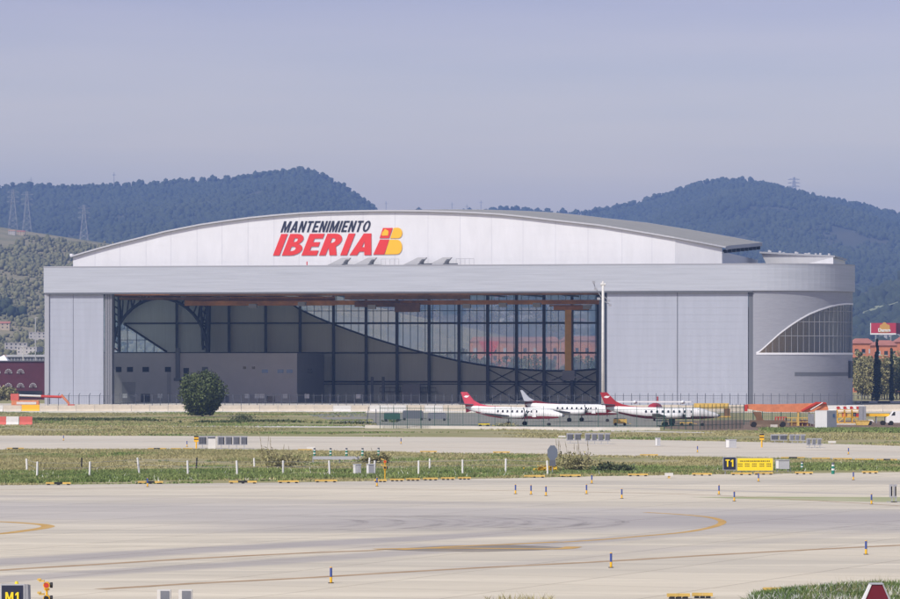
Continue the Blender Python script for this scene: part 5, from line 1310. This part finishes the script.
# equipment rack with red and white floats
D = 612.; m2 = D/F
er = thing('equipment_rack', 'yellow steel rack topped with red and white drums beside the white cabin', 'rack', ((848-450)*m2,D,0))
f_ = MB()
for x in (-1.7,-.55,.6,1.7):
    for y in (-.6,.6): f_.bx(x-.06,x+.06,y-.06,y+.06,0,2.3)
for z in (.35,1.2,2.0,2.3): f_.bx(-1.76,1.76,-.66,-.56,z-.05,z+.05).bx(-1.76,1.76,.56,.66,z-.05,z+.05)
f_.tube((-1.7,-.6,.4),(-.55,-.6,1.2),.05,4).tube((1.7,-.6,.4),(.6,-.6,1.2),.05,4)
f_.build('frame','yel',er)
for i in range(7):
    x = -1.5+i*.5; MB().tube((x,-.62,2.62),(x,.6,2.62),.23,12).build('drum','white' if i in (1,3,5) else 'redp',er)
for i,(x,m_) in enumerate(((-1.3,'yelb'),(-.6,'orange'),(0.1,'yelb'),(.9,'jamb'),(1.4,'redp'))): MB().bx(x-.3,x+.3,-.5,.5,1.26,1.8+.1*(i%2)).build('crate',m_,er)
MB().bx(-1.9,2.6,-.8,.8,.02,.28).build('pallet_base','kerb',er)
gc = thing('grey_container','tall dark grey switch cabinet right of the yellow rack','cabinet',((860.5-450)*m2,D-3,0)); MB().bx(-.55,.5,-.4,.4,.1,2.9).build('casing','grey',gc); MB().bx(.03,.07,-.42,-.401,.2,2.8).build('door_gap','black',gc)
yb_ = thing('yellow_skip','small yellow-orange skip in front of the yellow rack','skip',((857-450)*m2,D-8,0)); MB().prism([(-1.1,.75),(-.9,.1),(.8,.1),(1.1,.75)],-.5,.5).build('body','yelb',yb_); MB().bx(-1.16,1.16,-.55,.55,.752,.82).build('rim','yelb',yb_)
yt = thing('yellow_trailer','yellow low trailer with white wheel arch between the rack and the white van','trailer',((873-450)*m2,D-2,0))
MB().bx(-2.2,2.2,-.7,.7,1.35,1.75).build('bed','yel',yt); MB().bx(-1.9,-1.75,-.6,.6,.3,1.349).bx(1.6,1.75,-.6,.6,.3,1.349).bx(.2,.32,-.6,.6,.3,1.349).build('leg','grey',yt)
MB().tube((-.8,-.8,.35),(-.8,.8,.35),.35,14).tube((1.3,-.8,.35),(1.3,.8,.35),.35,14).build('wheel','rubber',yt); MB().prism([(-1.5,.5),(-1.2,.85),(-.4,.85),(-.1,.5),(-.3,.5),(-.5,.7),(-1.1,.7),(-1.3,.5)],-.9,-.75).build('wheel_arch','white',yt)
vn = thing('van','white van with dark rear part parked at the right photo edge','van',((895-450)*m2,D-3,0))
MB().prism([(-1.7,.4),(2.9,.4),(2.9,2.1),(-.6,2.2),(-1.1,1.5),(-1.7,1.2)],-.85,.85).build('body','white',vn)
MB().prism([(.9,.9),(2.7,.9),(2.7,1.9),(.9,1.9)],-.87,-.852).build('rear_window','winddk',vn); MB().prism([(-1.0,1.5),(-.4,1.5),(-.4,2.05),(-.62,2.05)],-.87,-.852).build('cab_window','winddk',vn)
for x in (-1.0,2.1): MB().tube((x,-.9,.35),(x,.9,.35),.36,14).build('wheel','rubber',vn)
# yard clutter behind the boom
D = 600.; m2 = D/F
for i,(px,w_,h,m_,lb) in enumerate(((798,3.2,1.3,'yelb','yellow steel frame pile under the orange boom'),(782,1.6,1.4,'redp','small red machine under the left half of the orange boom'),(770,2.6,.8,'earth','brown heap of earth under the left end of the orange boom'),(806,2.2,.9,'brickd','dark scrap pile left of the white cabin'))):
    if m_ == 'earth':
        Pn = 60; V_ = []
        mbb = MB().loft([[(w_*r_*math.cos(2*math.pi*k/14)*(1+.15*math.sin(k*3)), 1.2*r_*math.sin(2*math.pi*k/14), z) for k in range(14)] for r_, z in ((1,0),(.8,.35),(.5,.65),(.2,.8))])
        tag(mbb.build('earth_heap','earth',loc=((px-450)*m2,D-4,0)), lb, 'heap')
    else:
        q = thing('yard_machine' if 'machine' in lb else 'scrap_pile', lb, 'machine' if 'machine' in lb else 'scrap', ((px-450)*m2,D+2,0)); f_ = MB()
        for k in range(5): x = -w_/2+k*w_/4; f_.bx(x-.05,x+.05,-.5,.5,0,h)
        f_.bx(-w_/2,w_/2,-.55,-.51,h-.12,h).bx(-w_/2,w_/2,-.55,-.51,h*.45,h*.45+.1); f_.build('frame',m_,q); MB().bx(-w_/3,w_/3,-.4,.4,.05,h*.5).build('load','rustd',q)
D = 590.; m2 = D/F; cbx = thing('concrete_block','pale concrete block on the earth left of the white cabin','block',((769-450)*m2,D-9,0)); MB().bx(-.5,.5,-.3,.3,0,.55).build('block','kerb',cbx)

# red/white lift at far left
D = 770.; m2 = D/F
ll = thing('red_boom_lift', 'orange-red boom lift with folded arm at the far left by the maroon building', 'boom lift', ((15-450)*m2,D+22,0))
z_ = lambda y: CAMZ-(y-HY)*(D+22)/F
MB().bx(-3,2.4,-.9,.9,.9,2.0).build('chassis','orange',ll); MB().bx(-3.2,-1.6,-.7,.7,2.01,3.3).build('turret','redb',ll)
MB().tube((-2.2,-.4,3.0),(6.8,-.4,2.7),.22,6).build('boom','offw',ll); MB().tube((2.8,-.4,2.82),(6.9,-.4,2.66),.26,6).build('boom_sleeve','redp',ll)
MB().tube((6.8,-.4,3.1),(8.4,-.4,1.3),.24,6).build('jib','orange',ll); MB().bx(8.1,9.4,-.8,.4,.6,1.2).build('basket','redp',ll)
for x in (-2.4,1.8): MB().tube((x,-1.1,.5),(x,1.1,.5),.5,14).build('wheel','rubber',ll)
MB().bx(-2,1.9,-.95,-.901,1.2,1.7).build('white_stripe','offw',ll)

# ------------------------------------------------------------------ buildings at the sides
D = 1010.; m2 = D/F; z_ = lambda y: CAMZ-(y-HY)*m2
ab = thing('arcade_building', 'dark maroon building with pale arched windows at the far left', 'building', ((-40-450)*m2,D,0)); W2 = (46+40)*m2
MB().bx(0,W2,0,14,0,z_(361.5)).build('wall','brickd',ab); MB().bx(-.3,W2+.3,-.3,14.3,z_(361.5)+.002,z_(360.6)).build('roof','jamb',ab)
def archwin(cx, zb, r_):
    o = fill2d('arched_window', [[(-r_,0)]+arc(0,0,r_,-r_*1.15,180,0,12)[::1] if False else [(r_*math.cos(math.radians(a)), r_*1.2*math.sin(math.radians(a))) for a in range(0,181,12)]], .1, 'greyl', ab, (cx,-.08,zb))
    f_ = MB()
    for a in (30,60,90,120,150): f_.tube((0,-.1,0),(r_*math.cos(math.radians(a))*.96,-.1,r_*1.15*math.sin(math.radians(a))),.05,4)
    for i_ in (.5,.78): 
        for a in range(0,180,20): f_.tube((r_*i_*math.cos(math.radians(a)),-.1,r_*i_*1.2*math.sin(math.radians(a))),(r_*i_*math.cos(math.radians(a+20)),-.1,r_*i_*1.2*math.sin(math.radians(a+20))),.04,4)
    f_.build('glazing_bar','brickd',o)
for px in (-14,-3,8.5,20.5,31.5 if False else 20.5+11.7): 
    if px < 30: archwin((px+40)*m2, z_(373.5), .95)
for px in (-14,-3,8.5,20.5,33): archwin((px+40)*m2, z_(387.5), .95)
MB().bx(1,W2-1,-.12,-.02,.5,z_(391)).build('ground_floor_glazing','winddk',ab)
wh = thing('warehouse', 'long low grey-roofed warehouse behind the maroon building', 'building', ((8-450)*1.25*.21,1300,0)); m3 = 1300/F
wh.location = ((8-450)*m3,1300,0)
MB().bx(0,45*m3,0,20,0,CAMZ-(357-HY)*m3).build('wall','jamb',wh); MB().bx(-.5,46*m3,-.5,20.5,CAMZ-(357-HY)*m3+.01,CAMZ-(354.8-HY)*m3).build('roof','greyl',wh)
pr_ = MB()
for i in range(14): pr_.bx(1+i*1.03,1.25+i*1.03,-.1,-.01,.5,CAMZ-(358-HY)*m3)
pr_.build('wall_rib','galv',wh)
tn = thing('white_tent', 'white pitched tent roof at the left edge behind the maroon building', 'tent', ((2-450)*1200/F,1200,0)); MB().add([(-4,0,9.5),(2.0,0,9.5),(2.0,8,9.5),(-4,8,9.5),(.2,4,11.6)],[(0,1,4),(1,2,4),(2,3,4),(3,0,4)]).build('canopy','white',tn); MB().bx(-3.8,2.4,.2,7.8,0,9.49).build('wall','offw',tn)
lp = thing('street_lamp','thin pale lamp post rising in front of the grey warehouse at far left','street lamp',((23-450)*1100/F,1100,0)); MB().tube((0,0,0),(0,0,CAMZ+14*.275),.12,6).build('pole','offw',lp); MB().bx(-.6,.1,-.1,.1,CAMZ+14*.275,CAMZ+14*.275+.15).build('lamp_head','offw',lp)
lp = thing('street_lamp','tall thin lamp post left of the hangar against the dry hill','street lamp',((35.5-450)*1100/F,1100,0)); MB().tube((0,0,0),(0,0,CAMZ+43*.275),.14,6).build('pole','greyl',lp); MB().bx(-.1,.8,-.1,.1,CAMZ+43*.275,CAMZ+43*.275+.15).build('lamp_head','greyl',lp)

# brick blocks right
def block(px0, px1, ytop, D, dep, wallm, roofm, label, nw=3, rows_=((350,355),), parapet=True):
    m_ = D/F; w_ = (px1-px0)*m_; zt_ = CAMZ-(ytop-HY)*m_
    b_ = thing('brick_building', label, 'building', ((px0-450)*m_,D,0)); MB().bx(0,w_,0,dep,0,zt_).build('wall',wallm,b_)
    MB().add([(-.4,-.4,zt_+.003),(w_+.4,-.4,zt_+.003),(w_+.4,dep+.4,zt_+.003),(-.4,dep+.4,zt_+.003),(1.2,dep*.4,zt_+1.6),(w_-1.2,dep*.4,zt_+1.6)],[(0,1,5,4),(1,2,5),(2,3,4,5),(3,0,4),(3,2,1,0)]).build('roof',roofm,b_)
    for (ya,yb) in rows_:
        za, zb2 = CAMZ-(yb-HY)*m_, CAMZ-(ya-HY)*m_
        for i in range(nw):
            x = (i+.5)*w_/nw; wn = MB().bx(x-.55,x+.55,-.05,.02,za,zb2).build('window','winddk' if (i+int(ya))%3 else 'greyl',b_); MB().bx(x-.65,x+.65,-.12,-.052,za-.12,za-.001).build('sill','offw',wn)
    return b_
block(853,874,343.5,1250,14,'brick','tile','red brick block behind the trees right beside the hangar, left of the cypress',3,((349,353),(359,363),(368,372)))
block(875,897,345.5,1210,14,'brick','tile','red brick block behind the trees right of the cypress',3,((351,355),(360,364),(369,373)))
block(897.5,925,342,1270,14,'brick','tile','red brick block cut off by the right photo edge',3,((350,354),(361,365)))
block(470,560,341.5,1350,16,'brick','tile','long red-roofed brick building seen through the hangar glazing',9,((348,352),(356,360)))
block(562,612,340.5,1400,16,'brick','tile','red-roofed brick building seen through the right of the hangar glazing',5,((348,352),(356,360)))
rd = thing('red_tower_sign','bright red inverted triangular sign seen through the hangar glazing','sign',((488-450)*1100/F,1100,0)); m_=1100/F
MB().prism([(-2.6,CAMZ+(361-341)*m_),(3.2,CAMZ+(361-341)*m_),(2.4,CAMZ+(361-348)*m_),(.9,CAMZ+(361-356)*m_),(-.4,CAMZ+(361-356)*m_),(-1.6,CAMZ+(361-348)*m_)],-.5,.5).build('panel','red',rd); MB().bx(-.2,.5,-.2,.2,0,CAMZ+5*m_).build('post','jamb',rd)
# billboard
D = 1500.; m_ = D/F; z_ = lambda y: CAMZ-(y-HY)*m_
bb = thing('billboard','red roadside billboard with gold emblem and white word above the brick blocks','billboard',((871-450)*m_,D,0)); W2 = 25*m_
MB().bx(0,W2,0,.4,z_(333.2),z_(323)).build('panel',mat('billboard_red',(.42,.03,.05),.5),bb); MB().bx(0,W2,-.02,.42,z_(334.6),z_(333.3)).build('lower_edge','white',bb); MB().bx(-.25,-.003,-.02,.42,z_(334.6),z_(323)).build('side_edge','white',bb)
MB().prism([(W2*.33,z_(329)),(W2*.36,z_(325)),(W2*.43,z_(324.3)),(W2*.5,z_(322.2)),(W2*.58,z_(322.4)),(W2*.64,z_(324.3)),(W2*.74,z_(325)),(W2*.76,z_(328)),(W2*.72,z_(332.4)),(W2*.3,z_(332.4))],-.08,-.003).build('emblem',mat('emblem_gold',(.55,.30,.06),.5),bb)
text('lettering','Damm',1.75,'white',bb,(W2*.53,-.16,z_(331.6)),bold=.05,align='CENTER',depth=.04)
for x in (W2*.2,W2*.8): MB().tube((x,.3,0),(x,.3,z_(334.7)),.25,8).build('leg','grey',bb)
bb2 = thing('billboard','dark red angled billboard panel at the right photo edge','billboard',((896.2-450)*m_,D+1,0),math.radians(40)); MB().bx(0,9,0,.4,z_(334),z_(323)).build('panel','maroon',bb2); MB().tube((4,.3,0),(4,.3,z_(334.1)),.25,8).build('leg','grey',bb2)
# road wall behind right
D = 930.; m_ = D/F
wl = thing('boundary_wall','long pale grey boundary wall with dark openings right of the hangar','wall',((856-450)*m_,D,0)); MB().bx(0,80,0,.3,0,CAMZ-(402-HY)*m_ if CAMZ-(402-HY)*m_ > .5 else .5).build('wall','greyl',wl)
MB().bx(1,3,-.02,-.001,.05,.45).bx(5,8,-.02,-.001,.05,.4).build('opening','black',wl)
# ------------------------------------------------------------------ trees
def tree(name, label, loc, h, w_, trunk_h, nleaf, leafm, ls=.28, cat='tree', clumps=26, group=None, flat=.5, cone=False, trunkr=.18, seed=0):
    rng = np.random.default_rng(seed+100); root = thing(name, label, cat, loc, 0, group)
    tk = MB(); tk.tube((0,0,0),(0,0,trunk_h+h*.3),trunkr,8,trunkr*.5); C_ = []
    ch = h-trunk_h
    for i in range(clumps):
        t = (i+.5)/clumps; 
        if cone:
            z = trunk_h+ch*t; rad = w_/2*(1-t)**.7*(.55+.3*rng.random()); a = rng.uniform(0,6.28); rr_ = rad*rng.random()*.6; C_.append((rr_*math.cos(a),rr_*math.sin(a),z,max(.25,rad*.75)))
        else:
            a = i*2.399+rng.uniform(-.4,.4); zz_ = 1-2*t; rr_ = math.sqrt(max(0,1-zz_*zz_)); f_ = .50+.32*rng.random()
            C_.append((w_/2*f_*rr_*math.cos(a), w_/2*f_*rr_*math.sin(a), trunk_h+ch*(.5+.5*zz_*f_*1.15), w_*.19*(.55+.95*rng.random())))
    for c in C_[::3]: tk.tube((0,0,trunk_h*.8),(c[0],c[1],c[2]),trunkr*.45,5,.03)
    tk.build('trunk','bark',root)
    C_ = np.array(C_); idx = rng.integers(0,len(C_),nleaf); d = rng.normal(size=(nleaf,3)); d /= np.linalg.norm(d,axis=1)[:,None]
    rr_ = C_[idx,3]*(.55+.5*rng.random(nleaf)); P = C_[idx,:3]+d*rr_[:,None]*np.array([1,1,1.0 if not cone else 1.6]); P[:,2] = np.maximum(P[:,2],trunk_h*.45+.1)
    u = rng.normal(size=(nleaf,3)); u /= np.linalg.norm(u,axis=1)[:,None]; v = np.cross(u,d+rng.normal(size=(nleaf,3))*.5); v /= np.linalg.norm(v,axis=1)[:,None]+1e-9
    s_ = ls*rng.uniform(.6,1.3,(nleaf,1)); V = np.stack([P-u*s_*.5-v*s_*.3,P+u*s_*.5-v*s_*.3,P+u*s_*.35+v*s_*.35,P-u*s_*.35+v*s_*.35],1).reshape(-1,3)
    np_mesh('crown',V,np.arange(nleaf*4).reshape(-1,4),leafm,root); return root
D = gy(416.6); tree('round_tree','dense round dark green tree standing alone on the grass left of centre',((202.5-450)*D/F,D,0),7.3,7.5,.45,23000,'leaf',.32,clumps=54,trunkr=.22,seed=1)
tl = [(858,352,'leafm',5,0),(862,349,'leafy',7,0),(868,354,'leafy',6,0),(882,356,'leafy',6,0),(887,352,'leafy',5,0),(893,350,'leafy',7,0),(900,353,'leafm',6,0),(907,350,'leafy',7,0),(872,358,'leafy',6,0),(864.5,362,'leafy',7,0),(877.5,364,'leafy',7,0),(884.5,361,'leafm',6,0),(890,363,'leafy',7,0),(896.5,360,'leafy',7,0),(903.5,358,'leafy',7,0)]
tl.sort()
for i,(px,yt,m_,w_,_) in enumerate(tl):
    D = 1010+random.uniform(-6,30); h = CAMZ-(yt-HY)*D/F
    tree('tree', ordn(i)+' tree from the left in the row right of the hangar, '+('loose and olive-green' if m_ == 'leafy' else 'dark and bushy'), ((px-450)*D/F,D,0), h, w_, 1.2, 2100, m_, .42, clumps=22, group='trees right of the hangar', seed=i+5)
for i,(px,yt,w_,lb) in enumerate(((877,339.5,2.6,'tall narrow dark cypress in front of the brick blocks'),(891.5,349,1.4,'shorter narrow cypress near the right photo edge'))):
    D = 965; tree('cypress', lb, ((px-450)*D/F,D,0), CAMZ-(yt-HY)*D/F, w_*1.5, .6, 4200, 'leafd', .35, clumps=26, cone=True, cat='cypress', seed=40+i)
for i,(px,yt,w_) in enumerate(((446,352,9),(458,349,10),(470,352,8),(482,356,8),(512,357,10),(530,358,9),(548,359,9),(574,357,8),(594,356,9),(434,354,7))):
    D = 1060+random.uniform(-30,60); tree('tree', ordn(i)+' green tree from the left seen through the hangar glazing', ((px-450)*D/F,D,0), CAMZ-(yt-HY)*D/F, w_, 1.5, 1500, 'leafm', .7, clumps=18, group='trees seen through the hangar glazing', seed=60+i)
for i,(px,yt,w_) in enumerate(((-4,393,6),(7,389,5),(36,350,10),(42,352,9),(120,350.5,9),(150,350,9))):
    D = 985 if i < 2 else 1500; 
    tree('tree', ('small light green tree at the left photo edge before the maroon building','small light green tree before the maroon building, right of its neighbour','dark tree behind the maroon building, left one of two','dark tree tight against the left end of the hangar','dark tree seen at the left in the triangular window','dark tree seen at the right in the triangular window')[i], ((px-450)*D/F,D,0), CAMZ-(yt-HY)*D/F, w_, .6, 1500, 'leafy' if i < 2 else 'leafm', .5, clumps=16, seed=80+i)

# ------------------------------------------------------------------ grass and weeds
def tufts(name, label, n, region, hgt, wid, m, dens=None, thr=.5, cat='grass', blades=3, lean=.5, seed=0):
    """region: function(rng,n)->X,Y"""
    rng = np.random.default_rng(seed+500); X, Y = region(rng, n)
    if dens: q = fbm(X/dens[0], Y/dens[1], seed, 3); k = q > thr+rng.uniform(-.08,.08,len(q)); X = X[k]; Y = Y[k]; q = q[k]
    n = len(X); hh_ = hgt*rng.uniform(.5,1.25,n); out = []
    for b in range(blades):
        a = rng.uniform(0,6.283,n); w_ = wid*rng.uniform(.6,1.3,n); dx = np.cos(a); dy = np.sin(a); ox = rng.uniform(-.5,.5,n)*wid*2; oy = rng.uniform(-.5,.5,n)*wid*2
        lx = rng.normal(0,lean,n)*hh_; ly = rng.normal(0,lean,n)*hh_
        A_ = np.stack([X+ox-dx*w_/2,Y+oy-dy*w_/2,np.zeros(n)],1); B_ = np.stack([X+ox+dx*w_/2,Y+oy+dy*w_/2,np.zeros(n)],1); C_ = np.stack([X+ox+lx,Y+oy+ly,hh_*rng.uniform(.6,1,n)],1)
        out.append(np.stack([A_,B_,C_],1))
    V = np.concatenate(out,0).reshape(-1,3); return tag(np_mesh(name,V,np.arange(len(V)).reshape(-1,3),m),label,cat,kind='stuff')
def reg(px0, px1, top, bot, margin=0.):
    """uniform-in-world sampling between two pixel polylines"""
    def f(rng, n):
        Dn = gy(max(p[1] for p in bot)); Df = gy(min(p[1] for p in top)); X0 = (px0-450)*Df/F; X1 = (px1-450)*Df/F
        Y = rng.uniform(Dn,Df,n*2); X = rng.uniform(X0,X1,n*2); px = 450+F*X/Y; py = HY+F*CAMZ/Y
        k = (py > np.interp(px,[p[0] for p in top],[p[1] for p in top])+margin) & (py < np.interp(px,[p[0] for p in bot],[p[1] for p in bot])-margin) & (px > px0) & (px < px1)
        return X[k], Y[k]
    return f
S2 = reg(-60,960,T1B,APT,-.22)
tufts('dry_grass','dry straw grass between the two taxiways',90000,S2,.22,.09,'straw',(9,14),.44,seed=1)
tufts('green_grass','patches of green grass between the two taxiways',50000,S2,.22,.09,'grassg',(7,10),.55,seed=2)
def shift(P, d0, d1=None): return [(x,y+d0) for x,y in P]
S2b = reg(-60,960,[(x, y-(13 if x < 400 else 9)) for x,y in APT],[(x,y-1.6) for x,y in APT],.1)
tufts('green_weeds','band of lush green weeds along the near side of the grass strip',90000,S2b,.30,.15,'grassg',(12,5),.40,seed=3,cat='weeds',lean=.35)
tufts('white_flowers','pale flowers dotted in the green weeds of the grass strip',2600,S2b,.42,.07,'flower',(9,4),.5,seed=4,cat='flowers',blades=1)
S1 = reg(-60,960,[(-60,412.6),(365,412.6),(380,428.8),(660,431),(670,430.5),(860,430),(960,430)],T1T,-.15)
tufts('dry_grass','dry grass between the far taxiway and the barrier row',110000,S1,.22,.14,'straw',(16,22),.47,seed=5)
tufts('green_grass','green grass tufts between the far taxiway and the barrier row',80000,S1,.24,.15,'grassg',(22,14),.54,seed=6)
S1b = reg(20,400,[(20,419.8),(400,420.5)],[(20,423.8),(400,424.2)],0)
tufts('ditch_weeds','dark weeds growing along the drainage ditch at left',7000,S1b,.5,.4,'leaf',(14,20),.50,seed=8,cat='weeds')
S1c = reg(760,960,[(760,429.5),(960,429.5)],[(760,433),(960,433)],0)
tufts('green_grass','green grass at the edge of the works yard',6000,S1c,.4,.3,'grassg',None,0,seed=9)
# near weeds bottom right
def near_reg(top, bot, px0, px1):
    def f(rng, n):
        px = rng.uniform(px0,px1,n); t = np.interp(px,[p[0] for p in top],[p[1] for p in top]); y = t+(bot-t)*rng.uniform(0,1,n)**1.0
        D = F*CAMZ/(y-HY); return (px-450)*D/F, D
    return f
NT = [(745,603),(755,599),(770,597.5),(790,595),(810,592.5),(840,590.5),(870,589.5),(900,588),(1000,584)]
nr = near_reg(NT,640,752,960)
tufts('green_weeds','leafy green weeds in the bottom right corner',52000,nr,.40,.11,'weedg',(1.3,2.4),.40,seed=10,cat='weeds',blades=4,lean=.5)
tufts('green_weeds','short grass under the leafy weeds in the bottom right corner',16000,nr,.16,.06,'grassg',None,0,seed=20,cat='weeds')
tufts('dry_stalks','thin dry stalks rising above the weeds in the bottom right corner',1200,near_reg(NT,620,800,960),.7,.02,'straw',(2,3),.40,seed=11,cat='weeds',blades=3,lean=.2)
tufts('white_flowers','small white flowers on the weeds in the bottom right corner',9000,nr,.50,.06,'flower',(1.0,1.6),.46,seed=12,cat='flowers',blades=2,lean=.5)
tufts('green_weeds','a few weed tips at the bottom edge left of the yellow boards',70,near_reg([(470,599),(560,599)],606,480,552),.35,.04,'straw',None,0,seed=13,cat='weeds')
# single shrubs and reed clumps
def clump(px, y, w_, h, nl, m, label, stalks=0, name='shrub', sd=0):
    D = gy(y); rng = np.random.default_rng(sd+900); root = thing(name,label,'shrub',((px-450)*D/F,D,0))
    P = rng.normal(size=(nl,3))*np.array([w_*.27,w_*.2,h*.24])+np.array([0,0,h*.42]); P[:,2] = np.clip(P[:,2],.05,h); d = rng.normal(size=(nl,3)); d /= np.linalg.norm(d,axis=1)[:,None]; v = np.cross(d,rng.normal(size=(nl,3))); v /= np.linalg.norm(v,axis=1)[:,None]
    s_ = .16*rng.uniform(.6,1.4,(nl,1)); V = np.stack([P-d*s_,P+d*s_,P+v*s_*.8],1).reshape(-1,3); np_mesh('foliage',V,np.arange(nl*3).reshape(-1,3),m,root)
    if stalks:
        sm = MB()
        for i in range(stalks):
            x = rng.uniform(-w_*.45,w_*.45); y_ = rng.uniform(-.4,.4); hh_ = h*rng.uniform(1.0,1.75); lx = rng.normal(0,.16)-.1
            sm.tube((x,y_,0),(x+lx,y_,hh_*.8),.012,4).tube((x+lx,y_,hh_*.8),(x+lx*1.35-.04,y_,hh_),.03,4,.01)
        sm.build('stalks','plume',root)
clump(575,472,3.6,1.75,1000,'leafy','tall weedy bush with reed stalks right of the octagonal sign',16,sd=1)
clump(547,473,1.5,.65,500,'flowery','low bush with yellow flowers left of the octagonal sign',0,sd=2)
clump(283,468,3.4,1.35,900,'leafy','olive weeds with thin stalks above the white posts left of the bollards',9,sd=3)
clump(267,462,1.2,1.5,160,'leafy','single tall stalky weed on the far side of the grass strip',4,sd=4)
clump(381,464,1.6,1.0,500,'leafy','small olive bush behind the yellow guard light',3,sd=5)
clump(368,464,1.8,1.0,500,'leafy','small olive bush behind the grey cabinets',2,sd=6)
clump(606,473,1.5,.95,600,'leafm','small dark green bush right of the reed bush',0,sd=7)
clump(622,473,1.8,.8,600,'leafm','low dark green bush, second one right of the reed bush',0,sd=8)
clump(243,421,3.5,1.2,500,'leafm','low bush on the ditch edge right of the round tree',0,sd=9)
clump(505,428,3.2,.8,400,'leafy','low straw-coloured bush on the kerb under the leftmost aircraft',0,sd=10)
for o in list(bpy.data.objects):
    if o.users_collection == () : bpy.data.objects.remove(o)
